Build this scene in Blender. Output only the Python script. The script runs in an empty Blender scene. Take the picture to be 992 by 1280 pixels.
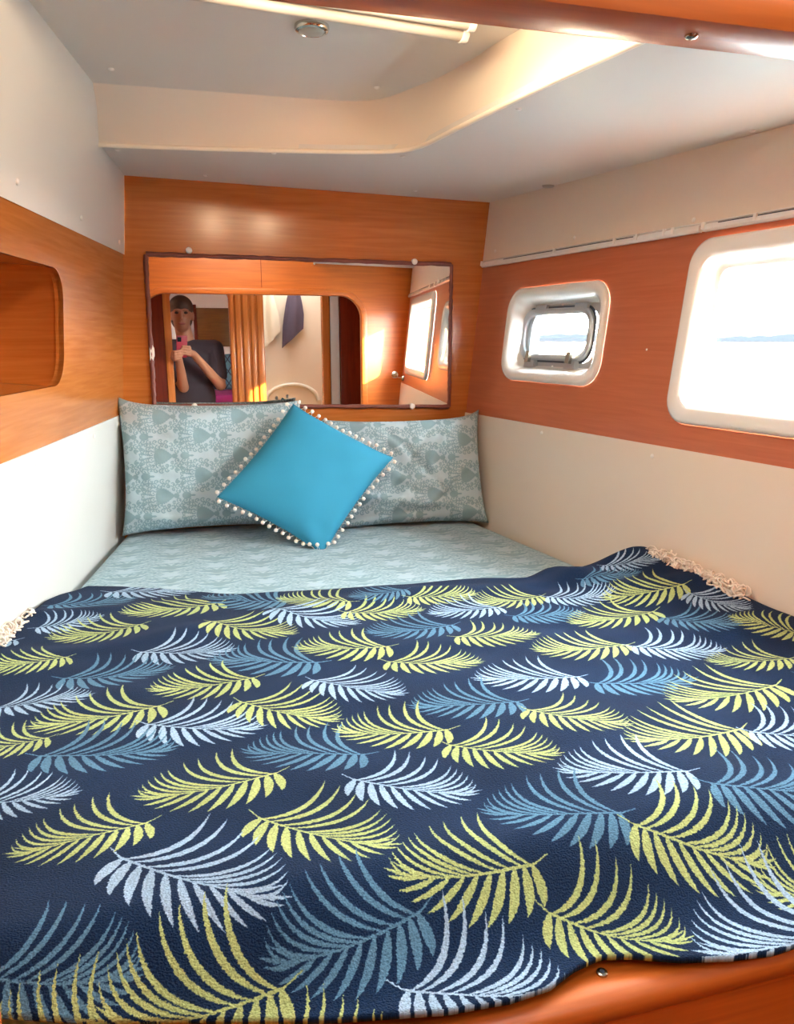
import bpy, bmesh, math, random
import numpy as np
from mathutils import Vector, Matrix
from mathutils.geometry import tessellate_polygon

random.seed(7)
rng = np.random.default_rng(7)
scene = bpy.context.scene
COL = scene.collection

# ------------------------------------------------------------------ camera
F_PX = 961.0
CAM = np.array([0.0, 0.0, 1.5])
YAW, PITCH = math.radians(15.4), math.radians(12.67)
RIGHT = np.array([math.cos(YAW), -math.sin(YAW), 0.0])
HOR = np.array([math.sin(YAW), math.cos(YAW), 0.0])
FWD = HOR * math.cos(PITCH) - np.array([0, 0, 1.0]) * math.sin(PITCH)
UPV = HOR * math.sin(PITCH) + np.array([0, 0, 1.0]) * math.cos(PITCH)
cd = bpy.data.cameras.new('camera')
cam = bpy.data.objects.new('camera', cd)
COL.objects.link(cam)
cd.sensor_fit = 'VERTICAL'
cd.sensor_height = 36.0
cd.lens = F_PX / 1280.0 * 36.0
cd.clip_start = 0.01
cd.clip_end = 3000
cam.location = CAM
cam.rotation_euler = (math.pi / 2 - PITCH, 0, -YAW)
scene.camera = cam

# ------------------------------------------------------------------ world, sun, exposure
SKY = 9.0
SUN = 6.0
EXPOSURE = 3.25
LAMP = 11.0
world = bpy.data.worlds.new('world')
scene.world = world
world.use_nodes = True
bg = world.node_tree.nodes['Background']
bg.inputs[0].default_value = (1.0, 0.975, 0.94, 1)
bg.inputs[1].default_value = SKY
sd = bpy.data.lights.new('sun', 'SUN')
sd.energy = SUN
sd.color = (1.0, 0.62, 0.26)
sd.angle = math.radians(0.8)
sun = bpy.data.objects.new('sun', sd)
COL.objects.link(sun)
sun.rotation_euler = Vector((-0.75, -1.62, -0.47)).to_track_quat('-Z', 'Y').to_euler()
sun.location = (6, 12, 5)
vs = scene.view_settings
vs.view_transform = 'Standard'
vs.look = 'None'
vs.gamma = 1.0
vs.use_curve_mapping = False
vs.exposure = EXPOSURE
scene.cycles.max_bounces = 14
scene.cycles.diffuse_bounces = 8
scene.cycles.glossy_bounces = 6
scene.cycles.transparent_max_bounces = 16
scene.cycles.caustics_reflective = False
scene.cycles.caustics_refractive = False
scene.cycles.sample_clamp_indirect = 8.0
scene.cycles.use_denoising = True


def portal(loc, direction, sx, sy):
    ld = bpy.data.lights.new('sky_portal', 'AREA')
    ld.shape = 'RECTANGLE'
    ld.size, ld.size_y = sx, sy
    ld.cycles.is_portal = True
    o = bpy.data.objects.new('sky_portal', ld)
    COL.objects.link(o)
    o.location = loc
    o.rotation_euler = Vector(direction).to_track_quat('-Z', 'Z' if abs(direction[2]) < .9 else 'Y').to_euler()


# ------------------------------------------------------------------ pixel rays (photo frame 992 x 1280)
def ray(x, y):
    return FWD + RIGHT * (x - 496) / F_PX - UPV * (y - 640) / F_PX


def onY(x, y, Y):
    d = ray(x, y)
    return CAM + d * (Y - CAM[1]) / d[1]


def onZ(x, y, z):
    d = ray(x, y)
    return CAM + d * (z - CAM[2]) / d[2]


def onPl(x, y, P0, n):
    d = ray(x, y)
    n = np.array(n)
    return CAM + d * ((np.array(P0) - CAM) @ n) / (d @ n)


# ------------------------------------------------------------------ materials
def lin(c):
    return tuple(((v / 255 / 12.92) if v / 255 <= 0.04045 else ((v / 255 + 0.055) / 1.055) ** 2.4) for v in c) + (1,)


def newmat(name):
    m = bpy.data.materials.new(name)
    m.use_nodes = True
    nt = m.node_tree
    return m, nt, nt.nodes['Principled BSDF']


def bump(nt, b, height_socket, strength, dist=0.01):
    n = nt.nodes.new('ShaderNodeBump')
    n.inputs['Strength'].default_value = strength
    n.inputs['Distance'].default_value = dist
    nt.links.new(height_socket, n.inputs['Height'])
    nt.links.new(n.outputs[0], b.inputs['Normal'])


def plain(name, c, rough=0.5, metal=0.0, var=0.04, nscale=8.0, bmp=0.0, bscale=200.0, coat=0.0, emit=0.0):
    m, nt, b = newmat(name)
    tc = nt.nodes.new('ShaderNodeTexCoord')
    n = nt.nodes.new('ShaderNodeTexNoise')
    n.inputs['Scale'].default_value = nscale
    nt.links.new(tc.outputs['Object'], n.inputs['Vector'])
    r = nt.nodes.new('ShaderNodeMix')
    r.data_type = 'RGBA'
    col = lin(c)
    r.inputs['A'].default_value = tuple(v * (1 - var) for v in col[:3]) + (1,)
    r.inputs['B'].default_value = tuple(min(1, v * (1 + var)) for v in col[:3]) + (1,)
    nt.links.new(n.outputs['Fac'], r.inputs['Factor'])
    nt.links.new(r.outputs['Result'], b.inputs['Base Color'])
    b.inputs['Roughness'].default_value = rough
    b.inputs['Metallic'].default_value = metal
    b.inputs['Coat Weight'].default_value = coat
    if emit:
        b.inputs['Emission Color'].default_value = col
        b.inputs['Emission Strength'].default_value = emit
    if bmp:
        n2 = nt.nodes.new('ShaderNodeTexNoise')
        n2.inputs['Scale'].default_value = bscale
        nt.links.new(tc.outputs['Object'], n2.inputs['Vector'])
        bump(nt, b, n2.outputs['Fac'], bmp, 0.002)
    return m


def wood(name, c1, c2, rough=0.24, stretch=(2.0, 2.0, 40.0), coat=0.35):
    m, nt, b = newmat(name)
    tc = nt.nodes.new('ShaderNodeTexCoord')
    mp = nt.nodes.new('ShaderNodeMapping')
    mp.inputs['Scale'].default_value = stretch
    nt.links.new(tc.outputs['Object'], mp.inputs['Vector'])
    n = nt.nodes.new('ShaderNodeTexNoise')
    n.inputs['Scale'].default_value = 2.2
    n.inputs['Detail'].default_value = 6
    n.inputs['Distortion'].default_value = 0.6
    nt.links.new(mp.outputs[0], n.inputs['Vector'])
    cr = nt.nodes.new('ShaderNodeValToRGB')
    cr.color_ramp.elements[0].position = 0.3
    cr.color_ramp.elements[0].color = lin(c1)
    cr.color_ramp.elements[1].position = 0.72
    cr.color_ramp.elements[1].color = lin(c2)
    nt.links.new(n.outputs['Fac'], cr.inputs[0])
    nt.links.new(cr.outputs[0], b.inputs['Base Color'])
    b.inputs['Roughness'].default_value = rough
    b.inputs['Coat Weight'].default_value = coat
    b.inputs['Coat Roughness'].default_value = 0.16
    bump(nt, b, n.outputs['Fac'], 0.02, 0.002)
    return m


def glass_mat(name, tint=(0.93, 0.98, 1.0)):
    m = bpy.data.materials.new(name)
    m.use_nodes = True
    nt = m.node_tree
    nt.nodes.remove(nt.nodes['Principled BSDF'])
    out = nt.nodes['Material Output']
    t = nt.nodes.new('ShaderNodeBsdfTransparent')
    t.inputs[0].default_value = tint + (1,)
    g = nt.nodes.new('ShaderNodeBsdfGlossy')
    g.inputs['Roughness'].default_value = 0.03
    lw = nt.nodes.new('ShaderNodeLayerWeight')
    pw = nt.nodes.new('ShaderNodeMath')
    pw.operation = 'POWER'
    pw.inputs[1].default_value = 5.0
    nt.links.new(lw.outputs['Facing'], pw.inputs[0])
    fr = nt.nodes.new('ShaderNodeMath')
    fr.operation = 'MULTIPLY_ADD'
    fr.inputs[1].default_value, fr.inputs[2].default_value = 0.7, 0.04
    nt.links.new(pw.outputs[0], fr.inputs[0])
    mx = nt.nodes.new('ShaderNodeMixShader')
    nt.links.new(fr.outputs[0], mx.inputs[0])
    nt.links.new(t.outputs[0], mx.inputs[1])
    nt.links.new(g.outputs[0], mx.inputs[2])
    nt.links.new(mx.outputs[0], out.inputs[0])
    return m


M = {}
M['smoked'] = glass_mat('added_hatch_pane', (0.16, 0.16, 0.155))  # pane tint dims the light let in by the added hatch
M['wood'] = wood('varnished_wood', (178, 102, 40), (198, 120, 54))
M['smoked_dark'] = glass_mat('added_skylight_pane', (0.09, 0.09, 0.09))  # darker tint, cuts the light of the added skylights
M['wood_right'] = wood('varnished_wood_haze_tint', (182, 100, 66), (194, 112, 78), rough=0.34)  # same varnished wood, window haze put into its redder colour
M['wood_v'] = wood('varnished_wood_upright', (176, 98, 40), (204, 124, 58), stretch=(30, 30, 1.5))
M['wood_dark'] = wood('dark_red_wood', (92, 26, 12), (118, 36, 16), stretch=(20, 20, 1.5))
M['wood_beam'] = wood('varnished_beam', (182, 90, 24), (206, 108, 32), rough=0.42, stretch=(1.5, 30, 30), coat=0.12)
M['wood_brown'] = wood('brown_locker_wood', (96, 62, 26), (116, 76, 34))  # plain dark brown wood of the locker front and cabin side
M['white'] = plain('white_panel', (217, 216, 211), 0.38, var=0.01)
M['white_right'] = plain('cream_panel', (226, 214, 198), 0.36, var=0.01)
M['ceiling'] = plain('ceiling_vinyl', (214, 210, 203), 0.5, var=0.01, bmp=0.03, bscale=500)
M['cove'] = plain('cove_vinyl', (226, 214, 198), 0.45, var=0.02, nscale=3)
M['bead'] = plain('bead_white', (240, 230, 214), 0.35)
M['cap'] = plain('screw_cap_white', (238, 236, 230), 0.3)
M['plastic'] = plain('white_gelcoat', (236, 236, 232), 0.22, var=0.01, coat=0.3)
M['alu'] = plain('brushed_aluminium', (176, 182, 188), 0.4, metal=0.45, nscale=30)
M['alu_dark'] = plain('dark_gasket', (60, 70, 84), 0.5)
M['steel'] = plain('steel', (170, 165, 155), 0.25, metal=1.0)
M['chrome'] = plain('chrome', (205, 200, 190), 0.12, metal=1.0)
M['lens'] = plain('frosted_lamp_lens', (176, 172, 160), 0.4)
M['tube'] = plain('satin_white_tube', (186, 180, 168), 0.3)
M['seal'] = plain('maroon_sealant', (126, 72, 62), 0.55, var=0.25, nscale=40, bmp=0.4, bscale=120)
M['glass'] = glass_mat('window_glass')
M['turq'] = plain('turquoise_cotton', (46, 148, 186), 0.85, var=0.03, bmp=0.15, bscale=900)
M['pom'] = plain('white_pompom', (236, 230, 220), 0.9, bmp=0.5, bscale=400)
M['fringe'] = plain('cream_fringe', (232, 220, 206), 0.95, var=0.06, nscale=60)
M['skin'] = plain('skin', (178, 122, 92), 0.5, var=0.04)
M['shirt'] = plain('dark_plum_shirt', (62, 52, 60), 0.85, var=0.08, bmp=0.2, bscale=300)
M['trousers'] = plain('dark_trousers', (44, 48, 62), 0.85)
M['hair'] = plain('brown_hair', (70, 48, 34), 0.6, var=0.2, nscale=60)
M['eye'] = plain('eye_dark', (66, 48, 40), 0.2)
M['lips'] = plain('lips', (158, 88, 78), 0.5)
M['phone'] = plain('red_phone_case', (158, 34, 54), 0.35)
M['black'] = plain('black_glass', (16, 16, 18), 0.12)
M['towel_dark'] = plain('purple_grey_towel', (84, 74, 92), 0.95, bmp=0.6, bscale=250)
M['towel_white'] = plain('cream_towel', (226, 218, 200), 0.95, bmp=0.6, bscale=250)
M['floor'] = wood('cabin_sole', (110, 66, 36), (140, 88, 50), stretch=(1.5, 25, 25))
M['magenta'] = plain('magenta_cloth', (150, 34, 110), 0.85)
M['sea'] = plain('sea_water', (52, 70, 80), 0.3)
M['shore'] = plain('hazy_shore', (16, 22, 28), 1.0)
m, nt, b = newmat('mirror_glass')
b.inputs['Base Color'].default_value = (0.90, 0.90, 0.88, 1)
b.inputs['Metallic'].default_value = 1.0
b.inputs['Roughness'].default_value = 0.0
M['mirror'] = m


# ------------------------------------------------------------------ mesh helpers
def obj(name, verts, faces, mat, parent=None, smooth=False):
    me = bpy.data.meshes.new(name)
    me.from_pydata([tuple(float(c) for c in v) for v in verts], [], faces)
    me.update()
    if smooth:
        me.polygons.foreach_set('use_smooth', [True] * len(me.polygons))
    if mat is not None:
        me.materials.append(mat)
    o = bpy.data.objects.new(name, me)
    COL.objects.link(o)
    if parent is not None:
        o.parent = parent
    return o


def bmobj(name, bm, mat, parent=None, smooth=False):
    bmesh.ops.recalc_face_normals(bm, faces=bm.faces[:])
    me = bpy.data.meshes.new(name)
    bm.to_mesh(me)
    bm.free()
    if smooth:
        me.polygons.foreach_set('use_smooth', [True] * len(me.polygons))
    if mat is not None:
        me.materials.append(mat)
    o = bpy.data.objects.new(name, me)
    COL.objects.link(o)
    if parent is not None:
        o.parent = parent
    return o


def empty(name, loc=(0, 0, 0)):
    o = bpy.data.objects.new(name, None)
    COL.objects.link(o)
    o.location = loc
    o.empty_display_size = 0.05
    return o


def tag(o, label=None, cat=None, group=None, kind=None):
    if label:
        o['label'] = label
    if cat:
        o['category'] = cat
    if group:
        o['group'] = group
    if kind:
        o['kind'] = kind
    return o


def smooth_angle(o, deg=40):
    me = o.data
    me.polygons.foreach_set('use_smooth', [True] * len(me.polygons))
    me.set_sharp_from_angle(angle=math.radians(deg))


def box_bm(bm, c, s, rot=None):
    mat = Matrix.Translation(Vector(c))
    if rot is not None:
        mat = mat @ rot.to_4x4()
    mat = mat @ Matrix.Diagonal((s[0], s[1], s[2], 1))
    return bmesh.ops.create_cube(bm, size=1.0, matrix=mat)['verts']


def box(name, lo, hi, mat, parent=None, bev=0.0, rot=None):
    bm = bmesh.new()
    c = [(a + b_) / 2 for a, b_ in zip(lo, hi)]
    s = [abs(b_ - a) for a, b_ in zip(lo, hi)]
    box_bm(bm, c, s, rot)
    if bev:
        bmesh.ops.bevel(bm, geom=bm.edges[:], offset=bev, segments=3, profile=0.5, affect='EDGES')
    o = bmobj(name, bm, mat, parent)
    if bev:
        smooth_angle(o, 35)
    return o


def panel(name, outer, holes, fmap, tvec, mat, parent=None):
    """flat or curved sheet with holes: loops are 2-D, fmap lifts them, tvec is the thickness away from the room"""
    loops = [outer] + list(holes)
    tris = tessellate_polygon([[Vector((p[0], p[1], 0)) for p in lp] for lp in loops])
    flat = [p for lp in loops for p in lp]
    front = [np.array(fmap(*p), float) for p in flat]
    tv = np.array(tvec, float)
    back = [p + tv for p in front]
    n = len(front)
    faces = []
    for t in tris:
        a, b_, c = t
        nn = np.cross(front[b_] - front[a], front[c] - front[a])
        if nn @ tv > 0:
            a, c = c, a
        faces.append((a, b_, c))
        faces.append((c + n, b_ + n, a + n))
    k = 0
    for lp in loops:
        m_ = len(lp)
        for i in range(m_):
            j = (i + 1) % m_
            faces.append((k + i, k + j, k + j + n, k + i + n))
        k += m_
    bm = bmesh.new()
    vs_ = [bm.verts.new(p) for p in front + back]
    for f in faces:
        try:
            bm.faces.new([vs_[i] for i in f])
        except ValueError:
            pass
    return bmobj(name, bm, mat, parent)


def rr(y0, y1, z0, z1, r, n=8):
    """rounded rectangle, counter-clockwise"""
    pts = []
    for cx, cy, a0 in ((y1 - r, z1 - r, 0), (y0 + r, z1 - r, 90), (y0 + r, z0 + r, 180), (y1 - r, z0 + r, 270)):
        for i in range(n + 1):
            a = math.radians(a0 + 90 * i / n)
            pts.append((cx + r * math.cos(a), cy + r * math.sin(a)))
    return pts


def loft(name, loops, mat, parent=None, cap_first=False, cap_last=False, smooth=40, closed=True):
    n = len(loops[0])
    verts = [p for lp in loops for p in lp]
    faces = []
    for k in range(len(loops) - 1):
        for i in range(n if closed else n - 1):
            j = (i + 1) % n
            faces.append((k * n + i, k * n + j, (k + 1) * n + j, (k + 1) * n + i))
    if cap_first:
        faces.append(tuple(range(n - 1, -1, -1)))
    if cap_last:
        b0 = (len(loops) - 1) * n
        faces.append(tuple(range(b0, b0 + n)))
    bm = bmesh.new()
    vs_ = [bm.verts.new(tuple(map(float, p))) for p in verts]
    for f in faces:
        bm.faces.new([vs_[i] for i in f])
    o = bmobj(name, bm, mat, parent)
    if smooth:
        smooth_angle(o, smooth)
    return o


def frame_axes(d):
    d = Vector(d).normalized()
    a = d.orthogonal().normalized()
    return d, a, d.cross(a)


def tube_rings(pts, radii, n=10):
    pts = [Vector(p) for p in pts]
    rings = []
    prev = None
    for i, p in enumerate(pts):
        t = (pts[min(i + 1, len(pts) - 1)] - pts[max(i - 1, 0)]).normalized()
        if prev is None:
            a = t.orthogonal().normalized()
        else:
            a = (prev - t * prev.dot(t)).normalized()
        prev = a
        b_ = t.cross(a)
        r = radii[i] if hasattr(radii, '__len__') else radii
        rings.append([p + (a * math.cos(2 * math.pi * k / n) + b_ * math.sin(2 * math.pi * k / n)) * r for k in range(n)])
    return rings


def tube(name, pts, radii, mat, parent=None, n=10):
    return loft(name, tube_rings(pts, radii, n), mat, parent, True, True, 50)


def cyl(name, p0, p1, r0, r1, mat, parent=None, n=20, bev=0.0):
    p0, p1 = Vector(p0), Vector(p1)
    d = (p1 - p0)
    L = d.length
    d = d / L
    if bev:
        prof = [(0, r0 - bev), (bev * .3, r0 - bev * .3), (bev, r0), (L - bev, r1), (L - bev * .3, r1 - bev * .3), (L, r1 - bev)]
    else:
        prof = [(0, r0), (L, r1)]
    _, a, b_ = frame_axes(d)
    rings = [[p0 + d * s + (a * math.cos(2 * math.pi * k / n) + b_ * math.sin(2 * math.pi * k / n)) * r for k in range(n)] for s, r in prof]
    return loft(name, rings, mat, parent, True, True, 35)


CAP_MESH = None


def screw_cap(parent, loc, normal, r=0.006, mat='cap'):
    """small domed plastic cap over a panel screw"""
    global CAP_MESH
    if CAP_MESH is None:
        bm = bmesh.new()
        n = 12
        rings = []
        for h, q in ((-0.15, 1.0), (0.15, 1.0), (0.42, 0.8), (0.55, 0.45)):
            rings.append([bm.verts.new((q * math.cos(2 * math.pi * k / n), q * math.sin(2 * math.pi * k / n), h)) for k in range(n)])
        for k in range(3):
            for i in range(n):
                bm.faces.new((rings[k][i], rings[k][(i + 1) % n], rings[k + 1][(i + 1) % n], rings[k + 1][i]))
        bm.faces.new(rings[3])
        CAP_MESH = bpy.data.meshes.new('screw_cap')
        bm.to_mesh(CAP_MESH)
        bm.free()
        CAP_MESH.polygons.foreach_set('use_smooth', [True] * len(CAP_MESH.polygons))
        CAP_MESH.materials.append(M['cap'])
    o = bpy.data.objects.new('screw_cap', CAP_MESH)
    COL.objects.link(o)
    o.parent = parent
    o.location = tuple(float(v) for v in loc)
    o.scale = (r, r, r)
    o.rotation_euler = Vector(normal).to_track_quat('Z', 'Y').to_euler()
    return o


# ================================================================== THE CABIN SHELL
D = 2.75            # head bulkhead
BK = 0.68           # inner face of the entrance bulkhead
LN = np.array([1, -0.152, -0.073]); LN = LN / np.linalg.norm(LN)      # left wall normal, into the room
RN = np.array([-1, -0.157, 0.105]); RN = RN / np.linalg.norm(RN)      # right wall normal, into the room
LP = (-0.18, 2.75, 1.5)
RP = (1.057, 2.75, 1.5)


def XL(Y, z):
    return -0.18 + 0.152 * (Y - 2.75) + 0.073 * (z - 1.5)


def XR(Y, z):
    return 1.057 + 0.157 * (2.75 - Y) + 0.105 * (z - 1.5)


def ceil_z(X, Y):
    return 2.007 - 0.0216 * (X + 0.143) - 0.020 * (2.75 - Y)


def fl(Y, z):
    return (XL(Y, z), Y, z)


def fr(Y, z):
    return (XR(Y, z), Y, z)


# ---- head bulkhead (wood)
wall_back = panel('wall_back', [(XL(D, .3) - .05, .3), (XR(D, .3) + .05, .3), (XR(D, 2.1) + .05, 2.12), (XL(D, 2.1) - .05, 2.12)], [],
                  lambda x, z: (x, D, z), (0, 0.03, 0), M['wood'])
tag(wall_back, 'varnished orange wood bulkhead at the head of the berth', kind='structure')

# ---- left wall: wood band with an open locker, white panel below, white panel above
ZT, ZB = 1.771, 1.256
hole = rr(1.15, 2.108, 1.389, 1.665, 0.075)
wall_left = panel('wall_left', [(BK, ZB), (D, ZB), (D, ZT), (BK, ZT)], [hole], fl, -LN * 0.02, M['wood'])
tag(wall_left, 'varnished wood band of the side wall with an open rounded locker', kind='structure')
panel('lower_panel', [(BK, .3), (D, .3), (D, ZB), (BK, ZB)], [], lambda y, z: np.array(fl(y, z)) + LN * .004, -LN * 0.02, M['white'], wall_left)


def up_slope(Y):
    return float(np.interp(Y, [0.6, 1.7, 2.2, 2.75], [0.27, 0.27, 0.25, 0.07]))


def flu(Y, z):
    return np.array((XL(Y, ZT) + up_slope(Y) * (z - ZT), Y, z)) + LN * .004


ys = np.linspace(D, BK, 24)
loft('upper_panel', [[flu(y, ZT + .0006) - LN * .034 for y in ys], [flu(y, ZT + .0006) - LN * .004 for y in ys]] + [[flu(y, z) for y in ys] for z in (ZT - .004, 1.9, 2.02, 2.16)], M['white'], wall_left, closed=False)
panel('leak_backing', [(BK - .1, .2), (D + .05, .2), (D + .05, 2.3), (BK - .1, 2.3)], [], lambda y, z: np.array(fl(y, z)) - LN * .23, -LN * 0.02, M['white'], wall_left)  # unseen backing sheet added to stop light leaking through the wall seams
# locker behind the rounded opening
lip = [np.array(fl(*p)) for p in hole]
loft('locker_lining', [[p + LN * .0 for p in lip], [p - LN * 0.012 for p in lip], [p - LN * 0.025 + (np.array(fl(1.63, 1.527)) - p) * -.012 for p in lip],
                       [p - LN * 0.20 for p in lip]], M['wood'], wall_left, cap_last=True)
for px, py in ((21, 227), (101, 272), (149, 303)):
    q = onPl(px, py, LP, LN)
    for _ in range(3):
        q[0] = flu(q[1], q[2])[0]
        q = onPl(px, py, q, LN)
    screw_cap(wall_left, q, LN, .007)
for px, py in ((45, 579), (117, 545), (148, 530)):
    screw_cap(wall_left, onPl(px, py, np.array(LP) + LN * .004, LN), LN, .007)

# ---- right wall (hull side)
RT, RB = 1.764, 1.229
PORT = (2.017, 2.536, 1.363, 1.667, .075)
BIG = (0.86, 1.730, 1.292, 1.738, .065)


def fr_off(d):
    return lambda y, z: np.array(fr(y, z)) + RN * d


def inset(r4, k):
    y0, y1, z0, z1, r = r4
    return rr(y0 + k, y1 - k, z0 + k, z1 - k, max(.012, r - k * .6))


wall_right = panel('wall_right', [(BK, RB), (D, RB), (D, RT), (BK, RT)], [inset(PORT, .012), inset(BIG, .012)], fr, -RN * 0.02, M['wood_right'])
tag(wall_right, 'wood band of the hull side with two windows, window haze in its colour', kind='structure')
panel('lower_panel', [(BK, .3), (D, .3), (D, RB), (BK, RB)], [], fr_off(.004), -RN * 0.02, M['white_right'], wall_right)
panel('upper_panel', [(BK, RT - .008), (D, RT - .008), (D, 2.16), (BK, 2.16)], [], fr_off(.004), -RN * 0.02, M['white_right'], wall_right)
for px, py in ((582, 521), (677, 541), (815, 570), (619, 314), (718, 297), (867, 275)):
    screw_cap(wall_right, onPl(px, py, np.array(RP) + RN * .004, RN), RN, .006)
screw_cap(wall_right, onPl(808, 437, RP, RN), RN, .003)

# curtain rail along the top of the wood band
trim = empty('trim_1')
tag(trim, 'white slotted curtain rail above the hull windows', kind='structure')
prof = [(-.016, .004), (-.016, .012), (-.010, .016), (.004, .016), (.006, .010), (.010, .010), (.012, .014), (.016, .012), (.016, .004)]
for y0, y1 in ((1.712, 2.738), (0.70, 1.700)):
    loft('rail', [[np.array(fr(y, RT + a)) + RN * d for a, d in [(a_ * .7, d_) for a_, d_ in prof]] for y in (y0, y1)], M['plastic'], trim, True, True, 30)
loft('rail_slot', [[np.array(fr(y, RT + a)) + RN * d for a, d in ((.0044, .0098), (.0066, .0098), (.0066, .0108), (.0044, .0108))] for y in (1.95, 2.6)], M['alu_dark'], trim, True, True, 0)
loft('rail_slot', [[np.array(fr(y, RT + a)) + RN * d for a, d in ((.0044, .0098), (.0066, .0098), (.0066, .0108), (.0044, .0108))] for y in (0.75, 1.66)], M['alu_dark'], trim, True, True, 0)
for y in (2.738, 2.30, 2.02, 1.93, 1.83, 1.80, 1.70, 1.55):
    loft('rail_clip', [[np.array(fr(y + dy, RT + a)) + RN * d for a, d in ((-.006, .012), (.010, .012), (.010, .018), (-.006, .018))] for dy in (-.004, .004)], M['cap'], trim, True, True, 0)


# ---- windows
def wloop(r4, k, d):
    return [np.array(fr(*p)) + RN * d for p in inset(r4, k)]


# the opening port light
w1 = loft('window_1', [wloop(PORT, 0, .001), wloop(PORT, .002, .010), wloop(PORT, .010, .015), wloop(PORT, .022, .013), wloop(PORT, .034, .004),
                       wloop(PORT, .048, -.030), wloop(PORT, .056, -.050), wloop(PORT, .062, -.0525), wloop(PORT, .075, -.053)], M['plastic'], smooth=50)
tag(w1, 'small opening port light in a deep white moulded surround', kind='structure')
AL = (2.085, 2.478, 1.408, 1.622, .07)
loft('port_frame', [wloop(AL, 0, -.053), wloop(AL, .001, -.048), wloop(AL, .010, -.046), wloop(AL, .024, -.046), wloop(AL, .026, -.050),
                    wloop(AL, .030, -.075)], M['alu'], w1, smooth=35)
AS = (2.125, 2.500, 1.436, 1.602, .055)
loft('port_sash', [wloop(AS, 0, -.046), wloop(AS, .001, -.034), wloop(AS, .006, -.030), wloop(AS, .014, -.031), wloop(AS, .020, -.036), wloop(AS, .021, -.046)], M['alu'], w1, smooth=35)
loft('gasket', [wloop(AS, -.006, -.0455), wloop(AS, -.006, -.043), wloop(AS, .002, -.042)], M['alu_dark'], w1, smooth=0)
panel('pane', inset(AS, .018), [], fr_off(-.040), -RN * .006, M['glass'], w1)
for y in (2.42, 2.20):       # dogs on the lower edge
    h = loft('latch', [[np.array(fr(y + dy, 1.424 + a)) + RN * d for a, d in ((-.012, -.046), (.012, -.046), (.012, -.026), (-.012, -.026))] for dy in (-.026, .026)], M['alu'], w1, True, True, 0)
    loft('latch_lever', [[np.array(fr(y + dy, 1.428 + a)) + RN * d for a, d in ((0, -.026), (.036, -.028), (.036, -.018), (0, -.014))] for dy in (-.010, .010)], M['steel'], w1, True, True, 0)
for y in (2.40, 2.19):       # hinges on the upper edge
    loft('hinge', [[np.array(fr(y + dy, 1.603 + a)) + RN * d for a, d in ((-.014, -.046), (.010, -.046), (.010, -.034), (-.014, -.030))] for dy in (-.030, .030)], M['alu'], w1, True, True, 0)
for y, z in ((2.10, 1.47), (2.10, 1.56), (2.30, 1.612), (2.31, 1.418)):
    screw_cap(w1, np.array(fr(y, z)) + RN * -.045, RN, .004)

w2 = loft('window_2', [wloop(BIG, 0, .001), wloop(BIG, .002, .012), wloop(BIG, .010, .018), wloop(BIG, .036, .018), wloop(BIG, .044, .014),
                       wloop(BIG, .047, .002), wloop(BIG, .055, -.018), wloop(BIG, .058, -.026), wloop(BIG, .068, -.030), wloop(BIG, .070, -.05)], M['plastic'], smooth=50)
tag(w2, 'large fixed hull window in a thick white rounded frame', kind='structure')
panel('pane', inset(BIG, .066), [], fr_off(-.036), -RN * .006, M['glass'], w2)
pc = np.array(fr(1.295, 1.515)) - RN * .08
portal(pc, RN, .76, .36)
portal(np.array(fr(2.31, 1.52)) - RN * .08, RN, .36, .16)

# ---- ceiling: lower margin, bead, padded cove, raised centre
CPT = (0, 2.75, ceil_z(0, 2.75))
CPN = np.array([0.0216, -0.020, 1.0])
bead_px = [(124, 180), (230, 184), (340, 187), (430, 189), (480, 189), (508, 187), (530, 181), (560, 165), (600, 145), (650, 120), (700, 96), (750, 73), (805, 48)]
bead = [onPl(x, y, CPT, CPN) for x, y in bead_px]
dirn = bead[-1] - bead[-3]
bead.append(bead[-1] + dirn * ((BK - bead[-1][1]) / dirn[1]))
bead[0] = bead[0] + (bead[0] - bead[1]) * .25
cove_px = [(110, 103), (230, 112), (340, 120), (420, 126), (455, 127), (485, 122), (515, 110), (560, 92), (610, 60), (660, 30)]
cove = [onZ(x, y, 2.10) for x, y in cove_px]
dirn = cove[-1] - cove[-3]
cove.append(cove[-1] + dirn * ((BK - cove[-1][1]) / dirn[1]))
cove[0] = cove[0] + (cove[0] - cove[1]) * .25


def resample(pts, n, sm=2):
    pts = np.array(pts)
    for _ in range(sm):                      # Chaikin corner cutting
        q = [pts[0]]
        for a, b_ in zip(pts[:-1], pts[1:]):
            q += [a * .75 + b_ * .25, a * .25 + b_ * .75]
        q.append(pts[-1])
        pts = np.array(q)
    s = np.concatenate([[0], np.cumsum(np.linalg.norm(np.diff(pts, axis=0), axis=1))])
    t = np.linspace(0, s[-1], n)
    return np.stack([np.interp(t, s, pts[:, k]) for k in range(3)], 1)


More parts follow.
